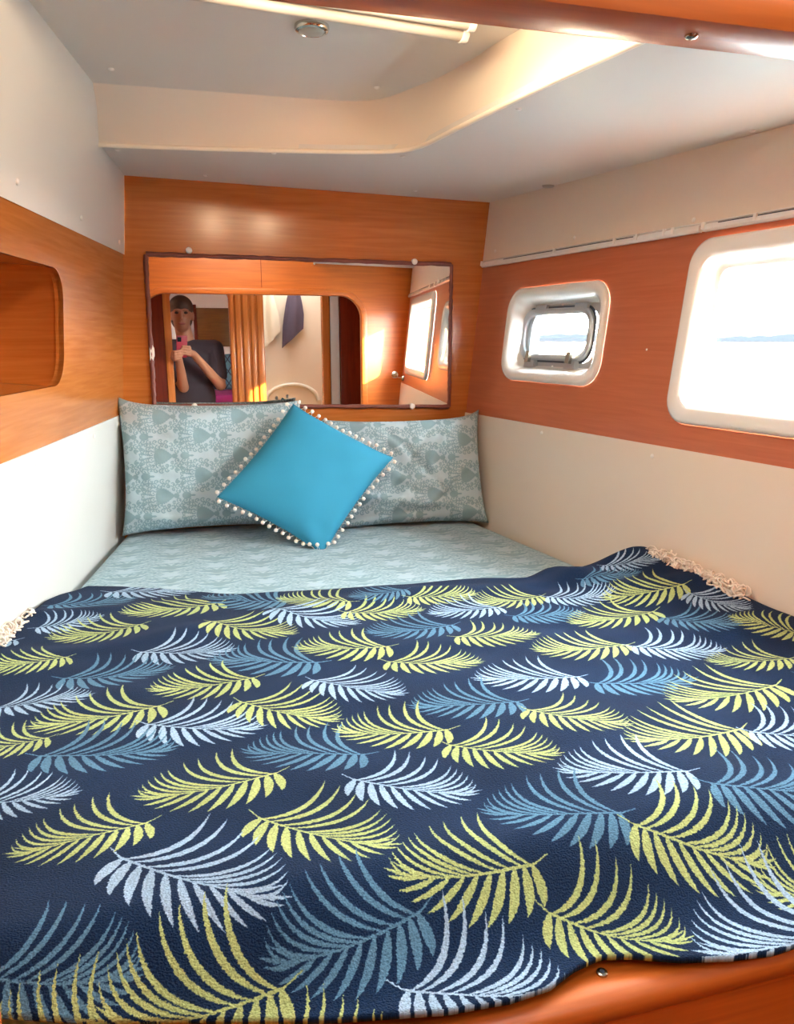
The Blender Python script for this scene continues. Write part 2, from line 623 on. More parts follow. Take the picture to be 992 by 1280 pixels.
NB = 64
beadc, covec = resample(bead, NB), resample(cove, NB)
ceiling = panel('ceiling', [(p[0], p[1]) for p in beadc] + [(XR(BK, 1.95) + .03, BK), (XR(D, 1.98) + .03, D), (-.30, D), (-.36, beadc[0][1])], [],
                lambda x, y: (x, y, ceil_z(x, y)), (0, 0, .015), M['ceiling'])
tag(ceiling, 'pale vinyl ceiling with a raised padded centre', kind='structure')
mid = [(b_ * .5 + c * .5) for b_, c in zip(beadc, covec)]
outw = np.array([0.02, 0.03, 0.0])
cl = []
for t in np.linspace(0, 1, 9):
    bul = math.sin(math.pi * t) * 0.012
    ring = []
    for i, (b_, c) in enumerate(zip(beadc, covec)):
        p = b_ * (1 - t) + c * t
        tg = beadc[min(i + 1, NB - 1)] - beadc[max(i - 1, 0)]
        nrm = np.array([tg[1], -tg[0], 0])
        nrm /= np.linalg.norm(nrm) + 1e-9
        cr_ = math.exp(-((i / NB - .50) / .09) ** 2)
        ring.append(p + nrm * (-bul * (1 - cr_ * 1.0)) + np.array([0, 0, .002 * math.sin(i * 1.3) * cr_]))
    cl.append(ring)
loft('cove', cl, M['cove'], ceiling, closed=False, smooth=60)
tube('bead', [p + np.array([0, 0, -.002]) for p in beadc], .006, M['bead'], ceiling, 8)
HX0, HX1, HY0, HY1 = 0.08, 0.58, 0.93, 1.40       # hatch added overhead to supply light to the berth
up_outer = [(p[0], p[1]) for p in covec] + [(-.50, BK), (-.50, covec[0][1])]
panel('raised_panel', up_outer, [rr(HX0, HX1, HY0, HY1, .05)], lambda x, y: (x, y, 2.10), (0, 0, .015), M['ceiling'], ceiling)
panel('leak_cover', [(-.95, BK - .06), (XR(BK, 2.1) + .1, BK - .06), (XR(D, 2.1) + .1, D + .05), (-.75, D + .05)], [rr(HX0 - .012, HX1 + .012, HY0 - .012, HY1 + .012, .05)], lambda x, y: (x, y, 2.15), (0, 0, .02), M['white'], ceiling)  # unseen slab added above the ceiling against light leaks
for px, py, raised in ((139, 86, 1), (471, 109, 1), (147, 187, 0), (342, 191, 0), (257, 219, 0), (503, 195, 0), (519, 238, 0), (648, 136, 0), (940, 163, 0), (586, 175, 0)):
    if px == 586:
        continue
    q = onZ(px, py, 2.10) if raised else onPl(px, py, CPT, CPN)
    screw_cap(ceiling, q, (0, 0, -1), .007)
q = onPl(685, 232, CPT, CPN)
cyl('vent_cap', q + np.array([0, 0, .004]), q - np.array([0, 0, .005]), .021, .018, M['lens'], ceiling, 20, .002)

hatch = tag(empty('added_hatch', ((HX0 + HX1) / 2, (HY0 + HY1) / 2, 2.115)), 'added hatch supplying light in the raised ceiling above the berth', 'hatch')


def hloop(k, z):
    return [Vector((p[0], p[1], z)) - hatch.location for p in rr(HX0 + k, HX1 - k, HY0 + k, HY1 - k, .05)]


loft('hatch_frame', [hloop(-.012, 2.099), hloop(-.010, 2.092), hloop(.004, 2.092), hloop(.006, 2.17), hloop(-.02, 2.17)], M['alu'], hatch)
bm = bmesh.new()
box_bm(bm, (0, 0, .03), (.03, HY1 - HY0, .02))
bmobj('hatch_bar', bm, M['alu'], hatch)
loft('hatch_pane', [hloop(0, 2.165)], M['smoked'], hatch, True, False, 0)
portal(((HX0 + HX1) / 2, (HY0 + HY1) / 2, 2.19), (0, 0, -1), HX1 - HX0, HY1 - HY0)

# ---- ceiling lamp and roller of the hatch blind
lc = (onZ(368, 32, 2.1) + onZ(411, 32, 2.1)) / 2
lamp = tag(empty('ceiling_lamp', (lc[0], lc[1], 2.10)), 'small round chrome rimmed lamp recessed in the raised ceiling', 'lamp')
n = 28


def ring(r, z):
    return [(r * math.cos(2 * math.pi * k / n), r * math.sin(2 * math.pi * k / n), z) for k in range(n)]


loft('rim', [ring(.034, 0), ring(.0345, -.005), ring(.032, -.010), ring(.027, -.012), ring(.025, -.008)], M['chrome'], lamp)
loft('lens', [ring(.026, -.008), ring(.022, -.013), ring(.012, -.016)], M['lens'], lamp, False, True)

def lit_lamp(x, y, label):
    o = tag(empty('ceiling_lamp', (x, y, 2.10)), label, 'lamp')
    loft('rim', [ring(.042, 0), ring(.043, -.010), ring(.040, -.018), ring(.036, -.020)], M['chrome'], o)
    loft('lens', [ring(.040, -.010), ring(.040, -.044), ring(.036, -.056), ring(.012, -.064)], M['lamp_on'], o, False, True)


M['lamp_on'] = plain('lit_lamp_lens', (255, 226, 186), 0.4, emit=LAMP)
lit_lamp(.19, 1.36, 'lit round ceiling lamp behind the blind roller nearer the locker wall')
lit_lamp(.45, 1.36, 'lit round ceiling lamp behind the blind roller nearer the hull windows')

blind = tag(empty('hatch_blind', (.2, 1.53, 2.07)), 'white twin tube roller of the hatch blind under the ceiling', 'blind')
a0, a1 = onZ(262, -10, 2.081), onZ(577, 40, 2.081)
d_ = a1 - a0
a0 = a0 - d_ * .45
off = Vector(blind.location)
perp = np.array([d_[1], -d_[0], 0]) / np.linalg.norm(d_)
if perp[1] > 0:
    perp = -perp
for k, (r, o_, dz) in enumerate(((.0165, 0.0, 0.0), (.012, .034, .004))):
    p0, p1 = a0 + perp * o_ + np.array([0, 0, dz]), a1 + perp * o_ + np.array([0, 0, dz])
    cyl('roller_tube' if k == 0 else 'guide_tube', Vector(p0) - off, Vector(p1) - off, r, r, M['tube'], blind, 24)
    u = (p1 - p0) / np.linalg.norm(p1 - p0)
    cyl('end_cap', Vector(p1 - u * .004) - off, Vector(p1 + u * .010) - off, r + .003, r + .003, M['plastic'], blind, 24, .002)
e = a1 + perp * .018 + np.array([0, 0, .012])
bm = bmesh.new()
box_bm(bm, Vector(e) - off + Vector((.004, 0, .010)), (.012, .05, .030))
bmobj('bracket', bm, M['plastic'], blind)

# ---- entrance bulkhead with the wide rounded opening
OX0, OX1, OZ0, OZ1 = -0.205, 1.10, 0.775, 1.765
rad = .14
op = [(OX0, OZ0), (OX1, OZ0)]
for i in range(13):
    a = math.radians(90 * i / 12)
    op.append((OX1 - rad + rad * math.cos(a), OZ1 - rad + rad * math.sin(a)))
for i in range(13):
    a = math.radians(90 + 90 * i / 12)
    op.append((OX0 + rad + rad * math.cos(a), OZ1 - rad + rad * math.sin(a)))
wall_front = panel('wall_front', [(-.95, 0.0), (1.75, 0.0), (1.75, 2.25), (-.95, 2.25)], [op], lambda x, z: (x, BK, z), (0, -.045, 0), M['wood_beam'])
tag(wall_front, 'varnished wood entrance bulkhead with a wide rounded opening', kind='structure')
# moulding round the opening, standing a little proud of both faces
cxm, czm = (OX0 + OX1) / 2, (OZ0 + OZ1) / 2


def oploop(k, y):
    out = []
    for x, z in op[1:] + op[:1]:
        nx = 1 if x > cxm else -1
        if z > OZ1 - rad:
            c_ = (OX1 - rad if x > cxm else OX0 + rad, OZ1 - rad)
            v = np.array((x - c_[0], z - c_[1])) / rad
            out.append((x + v[0] * k, y, z + v[1] * k))
        else:
            out.append((x + nx * k, y, z))
    return out


loft('opening_moulding', [oploop(.03, BK + .001), oploop(.028, BK + .007), oploop(.012, BK + .010), oploop(-.003, BK + .006), oploop(-.006, BK - .002), oploop(-.006, BK - .043),
                          oploop(-.003, BK - .051), oploop(.012, BK - .055), oploop(.020, BK - .054), oploop(.022, BK - .044)], M['wood_beam'], wall_front, closed=False, smooth=40)
box('panel_seam', (.486, BK, 1.80), (.489, BK + .0015, 2.0), M['wood_dark'], wall_front)
q = onZ(864, 44, 1.759)
b1 = screw_cap(wall_front, q, (0, 0, -1), .006)
b1.data = b1.data.copy()
b1.data.materials[0] = M['steel']

# ================================================================== THE BERTH
bed = tag(empty('bed_base', (.45, .7, 0)), 'varnished wood berth front with a rounded ledge under the throw', 'bed base')
bo = Vector(bed.location)
LZ, LY = 0.80, 0.607


def bedpart(name, lo, hi, mat, bev=0.0):
    return box(name, [a - b_ for a, b_ in zip(lo, bo)], [a - b_ for a, b_ in zip(hi, bo)], mat, bed, bev)


lx0, lx1 = OX0 + .008, OX1 - .008
prof = [(.735, .762), (.735, LZ), (.640, LZ), (.628, LZ + .002), (.616, LZ), (LY + .002, LZ - .007), (LY, LZ - .016), (LY + .004, LZ - .028), (.6165, LZ - .032), (.6165, .762)]
loft('ledge', [[Vector((x, y, z)) - bo for y, z in prof] for x in (lx0, lx1)], M['wood_beam'], bed, True, True, 40)
bedpart('front_panel', (lx0, .6195, .02), (.3925, .6335, .764), M['wood_beam'], .001)
bedpart('front_panel', (.3945, .6195, .02), (lx1, .6335, .764), M['wood_beam'], .001)
q = onZ(752, 1217, LZ)
cyl('bolt', Vector(q) - bo - Vector((0, 0, .003)), Vector(q) - bo + Vector((0, 0, .003)), .0065, .0065, M['steel'], bed, 16, .0015)
cyl('bolt_socket', Vector(q) - bo + Vector((0, 0, .001)), Vector(q) - bo + Vector((0, 0, .0035)), .003, .003, M['alu_dark'], bed, 6)
plat = [(XL(.74, .7) + .03, .74), (XR(.74, .7) - .03, .74), (XR(2.73, .7) - .03, 2.73), (XL(2.73, .7) + .03, 2.73)]
panel('platform', plat, [], lambda x, y: Vector((x, y, .72)) - bo, (0, 0, -.02), M['wood_beam'], bed)


# ---- generated prints (numpy rasters, no files)
def fill_poly(mask, pts, W, H):
    """pts in texel units; marks texels whose centre is inside"""
    x0, y0 = np.floor(pts.min(0)).astype(int)
    x1, y1 = np.ceil(pts.max(0)).astype(int)
    x0, y0, x1, y1 = max(x0, 0), max(y0, 0), min(x1, W - 1), min(y1, H - 1)
    if x1 < x0 or y1 < y0:
        return None
    gx, gy = np.meshgrid(np.arange(x0, x1 + 1) + .5, np.arange(y0, y1 + 1) + .5)
    ins = np.zeros(gx.shape, bool)
    for (ax, ay), (bx_, by_) in zip(pts, np.roll(pts, -1, 0)):
        if ay == by_:
            continue
        c = ((ay > gy) != (by_ > gy)) & (gx < (bx_ - ax) * (gy - ay) / (by_ - ay) + ax)
        ins ^= c
    return (slice(y0, y1 + 1), slice(x0, x1 + 1)), ins


def make_image(name, arr, data=False):
    H, W, _ = arr.shape
    im = bpy.data.images.new(name, W, H, alpha=False)
    im.colorspace_settings.name = 'Non-Color' if data else 'sRGB'
    px = np.ones((H, W, 4), np.float32)
    px[..., :3] = arr
    im.pixels.foreach_set(px.ravel())
    im.update()
    im.pack()
    return im


# damask tile: pointed spades, discs and scrolls, half-drop repeat
TW, TH = 512, 264


def damask():
    a = np.zeros((TH, TW), np.float32)
    yy, xx = np.mgrid[0:TH, 0:TW].astype(np.float32)

    def put(fn, cx, cy):
        for ox in (-TW, 0, TW):
            for oy in (-TH, 0, TH):
                a_ = fn(xx - cx - ox, yy - cy - oy)
                np.maximum(a, a_, out=a)

    def spade(s):
        def f(x, y):
            t = np.clip((x + 46 * s) / (110 * s), 0, 1)
            w = 50 * s * np.sin(np.pi * t ** .62) ** .9 * (1 - .12 * np.sin(9 * t * np.pi) ** 2)
            return ((np.abs(y) < w) & (x > -46 * s) & (x < 64 * s)).astype(np.float32)
        return f

    def disc(r, k=1.0):
        return lambda x, y: ((x / k) ** 2 + y ** 2 < r * r).astype(np.float32)

    def scroll(r, w, a0, a1):
        def f(x, y):
            d = np.hypot(x, y)
            an = np.degrees(np.arctan2(y, x)) % 360
            ok = ((an - a0) % 360) < ((a1 - a0) % 360 or 360)
            return ((np.abs(d - r) < w) & ok).astype(np.float32)
        return f
    for ox, oy in ((0, 0), (TW / 2, TH / 2)):
        put(spade(1.12), 170 + ox, 66 + oy)
        put(disc(17, 1.1), 300 - 48 + ox, 66 + oy)
        put(disc(24, 1.25), 318 + ox, 66 + oy)
        put(disc(7, 2.2), 360 + ox, 66 + oy)
        for sg in (1, -1):
            for (dx, dy, r, s0, s1) in ((-70, 22, 16, 30, 330), (-50, 44, 14, 200, 140), (-86, 50, 13, 0, 300), (-24, 62, 13, 90, 40), (-62, 72, 12, 60, 350), (-104, 26, 12, 20, 320),
                                        (-100, 78, 10, 0, 359), (6, 74, 10, 0, 300), (32, 64, 9, 0, 359), (-130, 12, 11, 0, 300), (66, 44, 9, 40, 330), (-122, 40, 13, 0, 280), (-140, 66, 12, 60, 350),
                                        (-118, 98, 12, 0, 300), (-80, 98, 13, 90, 20), (-42, 94, 12, 0, 280), (-6, 98, 13, 30, 330), (30, 92, 12, 0, 300), (60, 74, 12, 200, 140), (92, 62, 13, 0, 300), (96, 30, 12, 120, 60),
                                        (126, 48, 12, 0, 300), (-160, 34, 12, 0, 280), (124, 82, 10, 0, 359), (90, 92, 9, 0, 300)):
                aa, bb = (s0, s1) if sg > 0 else (-s1 % 360, -s0 % 360)
                put(scroll(r, 3.6, aa, bb), 170 + dx + ox, 66 + sg * dy + oy)
                put(disc(5), 170 + dx + ox + r * .3, 66 + sg * dy + oy)
            for k in range(6):
                put(disc(6.5 - k * .5), 170 - 78 - k * 13 + ox, 66 + sg * (9 + 2.0 * k) + oy)
    b_ = a.copy()
    for _ in range(2):
        b_ = (b_ + np.roll(b_, 1, 0) + np.roll(b_, -1, 0) + np.roll(b_, 1, 1) + np.roll(b_, -1, 1)) / 5
    return b_


dm = damask()
img_damask = make_image('damask_print', np.repeat(dm[..., None], 3, 2), True)


def damask_mat(name, light, dark, sx, sy, rotz=0.0):
    m, nt, b = newmat(name)
    uv = nt.nodes.new('ShaderNodeUVMap')
    uv.uv_map = 'UVMap'
    mp = nt.nodes.new('ShaderNodeMapping')
    mp.inputs['Scale'].default_value = (1 / sx, 1 / sy, 1)
    mp.inputs['Rotation'].default_value = (0, 0, rotz)
    nt.links.new(uv.outputs[0], mp.inputs[0])
    t = nt.nodes.new('ShaderNodeTexImage')
    t.image = img_damask
    nt.links.new(mp.outputs[0], t.inputs[0])
    mx = nt.nodes.new('ShaderNodeMix')
    mx.data_type = 'RGBA'
    mx.inputs['A'].default_value = lin(light)
    mx.inputs['B'].default_value = lin(dark)
    nt.links.new(t.outputs[0], mx.inputs['Factor'])
    nt.links.new(mx.outputs['Result'], b.inputs['Base Color'])
    b.inputs['Roughness'].default_value = 0.8
    b.inputs['Sheen Weight'].default_value = 0.15
    tc = nt.nodes.new('ShaderNodeTexCoord')
    n1 = nt.nodes.new('ShaderNodeTexNoise')
    n1.inputs['Scale'].default_value = 26
    n1.inputs['Detail'].default_value = 3
    nt.links.new(tc.outputs['Object'], n1.inputs['Vector'])
    bump(nt, b, n1.outputs['Fac'], 0.25, 0.01)
    return m


M['damask'] = damask_mat('damask_cotton', (176, 200, 208), (132, 164, 174), .25, .129)
M['damask_sheet'] = damask_mat('damask_sheet', (164, 192, 202), (124, 158, 170), .25, .129, math.radians(90))


def smoothstep(x, a, b_):
    t = np.clip((x - a) / (b_ - a), 0, 1)
    return t * t * (3 - 2 * t)


class Noise2:
    def __init__(self, seed):
        self.g = np.random.default_rng(seed).random((64, 64)) * 2 - 1

    def __call__(self, x, y):
        xi, yi = np.floor(x).astype(int), np.floor(y).astype(int)
        fx, fy = x - xi, y - yi
        fx, fy = fx * fx * (3 - 2 * fx), fy * fy * (3 - 2 * fy)
        g = self.g
        a, b_, c, d = g[xi % 64, yi % 64], g[(xi + 1) % 64, yi % 64], g[xi % 64, (yi + 1) % 64], g[(xi + 1) % 64, (yi + 1) % 64]
        return (a * (1 - fx) + b_ * fx) * (1 - fy) + (c * (1 - fx) + d * fx) * fy


N1, N2, N3 = Noise2(1), Noise2(2), Noise2(3)
BEDZ = 0.860


def set_uv(me, uvs):
    lay = me.uv_layers.new(name='UVMap')
    vi = np.empty(len(me.loops), np.int32)
    me.loops.foreach_get('vertex_index', vi)
    lay.data.foreach_set('uv', np.asarray(uvs, np.float32)[vi].ravel())


# ---- mattress in its fitted sheet
def build_mattress():
    nu, nv = 90, 120
    V, UV = [], []
    prof = [(-.0, .722), (-.0, .80), (.003, .828), (.012, .846), (.028, .856)]      # edge rounding (inset, z)
    U = np.linspace(0, 1, nu)
    Vv = np.linspace(0, 1, nv)
    y0, y1 = .765, 2.735
    rings = []
    # outline sampled all round
    loops = []
    for ins, z in prof:
        lp = []
        ya, yb = y0 + ins, y1 - ins
        for u in U:
            lp.append((XL(ya, .8) + .018 + ins + u * (XR(ya, .8) - XL(ya, .8) - .036 - 2 * ins), ya))
        for v in Vv[1:]:
            y = ya + v * (yb - ya)
            lp.append((XR(y, .8) - .018 - ins, y))
        for u in U[::-1][1:]:
            lp.append((XL(yb, .8) + .018 + ins + u * (XR(yb, .8) - XL(yb, .8) - .036 - 2 * ins), yb))
        for v in Vv[::-1][1:-1]:
            y = ya + v * (yb - ya)
            lp.append((XL(y, .8) + .018 + ins, y))
        loops.append([(x, y, z) for x, y in lp])
    n = len(loops[0])
    V = [p for lp in loops for p in lp]
    F = []
    for k in range(len(loops) - 1):
        for i in range(n):
            j = (i + 1) % n
            F.append((k * n + i, k * n + j, (k + 1) * n + j, (k + 1) * n + i))
    F.append(tuple(range(n - 1, -1, -1)))
    # inner top grid matching the last loop
    ins = prof[-1][0]
    ya, yb = y0 + ins, y1 - ins
    base = len(V)
    gi = {}
    last = (len(loops) - 1) * n
    for j in range(nv):
        for i in range(nu):
            if j == 0:
                gi[i, j] = last + i
            elif i == nu - 1:
                gi[i, j] = last + nu - 1 + j
            elif j == nv - 1:
                gi[i, j] = last + nu - 1 + nv - 1 + (nu - 1 - i)
            elif i == 0:
                gi[i, j] = last + 2 * (nu - 1) + (nv - 1) + (nv - 1 - j)
            else:
                y = ya + Vv[j] * (yb - ya)
                xl, xr = XL(y, .8) + .018 + ins, XR(y, .8) - .018 - ins
                x = xl + U[i] * (xr - xl)
                ed = min(x - xl, xr - x, y - ya, yb - y)
                w = float(smoothstep(ed, 0, .06))
                z = .856 + .004 * w + w * (float(N1(x * 5, y * 5)) * .0035 + float(N2(x * 11 + y * 4, y * 9)) * .002
                                           + .003 * math.exp(-((y - 2.28 - .12 * math.sin(x * 4)) / .02) ** 2) + .003 * math.exp(-((x + .6 * y - 2.35) / .018) ** 2))
                V.append((x, y, z))
                gi[i, j] = len(V) - 1
    for j in range(nv - 1):
        for i in range(nu - 1):
            F.append((gi[i, j], gi[i + 1, j], gi[i + 1, j + 1], gi[i, j + 1]))
    o = obj('mattress', V, F, M['damask_sheet'], smooth=True)
    set_uv(o.data, [(v[0], v[1]) for v in V])
    return o


mattress = tag(build_mattress(), 'wedge shaped mattress in a pale blue green damask sheet', 'mattress')


# ---- pillows
def pillow(name, w, h, t, M4, mat, seed, puff=.42, droop=0.0, nu=64, nv=44, folds=(), ears=0.0, warp=None):
    """two inflated faces joined at a seam; u right, v up, n out of the front"""
    nz = Noise2(seed)
    V, UV, F = [], [], []
    us, vs_ = np.linspace(-1, 1, nu), np.linspace(-1, 1, nv)
    for side in (1, -1):
        for v in vs_:
            for u in us:
                k = max(0.0, (1 - abs(u) ** 2.6)) * max(0.0, (1 - abs(v) ** 2.6))
                th = t / 2 * k ** puff
                eu = 1 - .035 * (1 - u * u) * 0 - .05 * (1 - abs(v) ** 3) * 0
                # edges pull in between the corners
                x = w / 2 * u * (1 - .045 * (1 - v * v) * abs(u) ** 3)
                y = h / 2 * v * (1 - .06 * (1 - u * u) * abs(v) ** 3)
                if ears:
                    e_ = (abs(u) * abs(v)) ** 8 * (1.0 if u * ears > 0 else .15)
                    x += abs(ears) * e_ * math.copysign(.2, u)
                    y += abs(ears) * e_ * math.copysign(.8, v) * (1.0 if v > 0 else .3)
                wr = float(nz(u * 3.1 + 9, v * 2.6 + 9)) * .012 + float(nz(u * 7 + 3 + 2 * v, v * 6 + 3)) * .006 + float(nz(u * 14 + 5 * v + 3, v * 9 + 30)) * .0022
                for (fa, fb, fc, amp, wd) in folds:
                    wr += 1.4 * amp * math.exp(-((fa * u + fb * v - fc) / wd) ** 2)
                z = side * th + (wr * k ** .5 if side > 0 else 0)
                if warp:
                    x, y, z = warp(u, v, x, y, z)
                V.append(M4 @ Vector((x, y - droop * u * u, z)))
                UV.append((x, y))
    for s in range(2):
        b0 = s * nu * nv
        for j in range(nv - 1):
            for i in range(nu - 1):
                q = (b0 + j * nu + i, b0 + j * nu + i + 1, b0 + (j + 1) * nu + i + 1, b0 + (j + 1) * nu + i)
                F.append(q if s == 0 else q[::-1])
    o = obj(name, V, F, mat, smooth=True)
    set_uv(o.data, UV)
    bm = bmesh.new()
    bm.from_mesh(o.data)
    bmesh.ops.remove_doubles(bm, verts=bm.verts[:], dist=.0004)
    bm.to_mesh(o.data)
    bm.free()
    return o


def place(c, right, up):
    r = Vector(right).normalized()
    u = Vector(up)
    u = (u - r * u.dot(r)).normalized()
    nrm = r.cross(u)
    m4 = Matrix((r, u, nrm)).transposed().to_4x4()
    m4.translation = Vector(c)
    return m4


m4 = place((.088, 2.640, 1.083), (1, 0.0, -.012), (0, .20, 1))
p1 = pillow('pillow', .60, .430, .145, m4, M['damask'], 11, ears=-.03, folds=((.1, 1, -.86, .012, .05), (1, .3, -.8, .008, .08), (1, -.4, .75, .006, .08)))
tag(p1, 'plump pale blue damask pillow lying against the long white panel side', 'pillow')
p1['label'] = 'wide smooth pale blue damask pillow under the photographer side of the mirror'
m4 = place((.740, 2.575, 1.045), (1, -.08, .01), (.03, .36, 1))
p2 = pillow('pillow', .565, .385, .14, m4, M['damask'], 23, ears=.03,
            folds=((1, -.55, .18, .014, .07), (1, -.5, -.05, -.010, .06), (.25, 1, -.62, .014, .09), (-.1, 1, -.8, -.012, .06), (1, -.8, .75, .01, .06), (1, .6, .2, -.008, .05)))
tag(p2, 'creased pale blue damask pillow tucked beside the hull wall', 'pillow')
p1['label'] = 'wide smooth pale blue damask pillow in the corner below the open locker'

# ---- turquoise cushion standing on one corner
top, bot = onY(357, 488, 2.60), onZ(394, 677, .884)
lef, rig = onY(281, 638, 2.44), onY(500, 588, 2.455)
cc = (top + bot + lef + rig) / 4
av, bv = (rig - lef) / 2, (top - bot) / 2
nv_ = np.cross(av, bv)
nv_ /= np.linalg.norm(nv_)
if nv_[1] > 0:
    nv_ = -nv_


def cush_pt(u, v, s=0.0):
    pin = 1 - .06 * ((1 - u * u) * abs(v) ** 4 + (1 - v * v) * abs(u) ** 4)
    return cc + ((u - v) / 2 * av + (u + v) / 2 * bv) * pin + nv_ * s


def build_cushion():
    n = 48
    g = np.linspace(-1, 1, n)
    nz = Noise2(5)
    V, F = [], []
    for side in (1, -1):
        for v in g:
            for u in g:
                k = max(0, 1 - abs(u) ** 2.4) * max(0, 1 - abs(v) ** 2.4)
                th = .066 * k ** .5 * side
                if side > 0:
                    th += k ** .5 * (.004 * float(nz(u * 3 + 5, v * 3 + 5)))
                    e_ = math.exp(-((u + v + 1.55) / .20) ** 2)
                    th += k ** .4 * e_ * .010 * math.sin(11 * (u - v) + 3 * v)
                V.append(cush_pt(u, v, th))
    for s in range(2):
        b0 = s * n * n
        for j in range(n - 1):
            for i in range(n - 1):
                q = (b0 + j * n + i, b0 + j * n + i + 1, b0 + (j + 1) * n + i + 1, b0 + (j + 1) * n + i)
                F.append(q if s == 0 else q[::-1])
    bm = bmesh.new()
    vv = [bm.verts.new(tuple(map(float, p))) for p in V]
    for f in F:
        bm.faces.new([vv[i] for i in f])
    bmesh.ops.remove_doubles(bm, verts=bm.verts[:], dist=.0004)
    return bmobj('cushion', bm, M['turq'], smooth=True)


cushion = tag(build_cushion(), 'square turquoise cushion with white pompom edging standing on its corner', 'cushion')
bm = bmesh.new()
bmesh.ops.create_icosphere(bm, subdivisions=2, radius=.0068)
for v in bm.verts:
    v.co *= 1 + random.uniform(-.06, .06)
pom_me = bpy.data.meshes.new('pompom')
bm.to_mesh(pom_me)
bm.free()
pom_me.polygons.foreach_set('use_smooth', [True] * len(pom_me.polygons))
pom_me.materials.append(M['pom'])
corners = [(1, 1), (1, -1), (-1, -1), (-1, 1)]
threads = bmesh.new()
for k in range(4):
    a, b_ = np.array(corners[k], float), np.array(corners[(k + 1) % 4], float)
    nrm2 = (a + b_) / 2
    for i in range(15):
        t = (i + .5) / 15
        q = a + (b_ - a) * t
        base = cush_pt(q[0], q[1])
        outp = cush_pt(q[0] + nrm2[0] * .07, q[1] + nrm2[1] * .07)
        dvec = (outp - base)
        dvec /= np.linalg.norm(dvec)
        p = base + dvec * random.uniform(.010, .016) + nv_ * random.uniform(-.004, .006)
        if p[2] < .874:
            p[2] = .874
        o = bpy.data.objects.new('pompom', pom_me)
        COL.objects.link(o)
        o.parent = cushion
        o.location = p
        for side in (-.02, .02):
            b2 = cush_pt(*(q + (b_ - a) * side))
            r_ = tube_rings([b2, (b2 + p) / 2, p], .0009, 4)
            vv = [[threads.verts.new(c) for c in rg] for rg in r_]
            for s in range(2):
                for m_ in range(4):
                    threads.faces.new((vv[s][m_], vv[s][(m_ + 1) % 4], vv[s + 1][(m_ + 1) % 4], vv[s + 1][m_]))
tag(bmobj('braid_threads', threads, M['pom'], cushion), kind='stuff')


# ---- the throw
def throw_h(X, Y):
    X, Y = np.asarray(X, float), np.asarray(Y, float)
    z = .886 - .070 * smoothstep(-Y, -.80, -.655)
    d = XR(Y, .9) - X
    amp = np.interp(Y, [.7, 1.0, 1.3, 1.55, 1.72, 1.9], [0.0, .015, .040, .062, .085, .03])
    z = z + amp * np.exp(-(d / .15) ** 2)
    dl = X - XL(Y, .87)
    z = z + .012 * np.exp(-(dl / .10) ** 2) * smoothstep(Y, 1.2, 1.7)
    w = smoothstep(Y, .66, .9)
    z = z + w * (N1(X * 3.2 + 7, Y * 3.6 + 3) * .010 + N2(X * 6.5 + Y * 2, Y * 8) * .006 + N3(X * 13, Y * 15) * .0012)
    # soft ridges running across, as a thrown blanket lies
    z = z + w * .006 * np.exp(-((Y - 1.62 - .10 * np.sin(X * 3.3) + .05 * X) / .035) ** 2)
    z = z + w * .007 * np.exp(-((Y - 1.78 + .06 * X - .05 * np.sin(5 * X + 1)) / .03) ** 2)
    z = z + w * .006 * np.exp(-((Y - 1.30 - .12 * np.sin(2.3 * X + .8)) / .05) ** 2)
    z = z + .020 * np.exp(-((X - .98 + .45 * (Y - 1.6)) / .05) ** 2) * smoothstep(Y, 1.45, 1.65)
    z = z + .006 * (1 - w) * (1 + N2(X * 9, Y * 4)) * .5
    return z


def on_throw(x, y):
    z = .874
    for _ in range(8):
        p = onZ(x, y, z)
        z = .5 * z + .5 * float(throw_h(p[0], p[1]))
    return onZ(x, y, z)


TX0, TX1, TY0, TY1 = -.62, 1.42, .56, 2.12
IW, IH = 2448, 1872
navy = np.array((12, 37, 69)) / 255
COLS = {'G': np.array((174, 188, 122)) / 255, 'L': np.array((156, 184, 210)) / 255, 'B': np.array((86, 128, 156)) / 255}
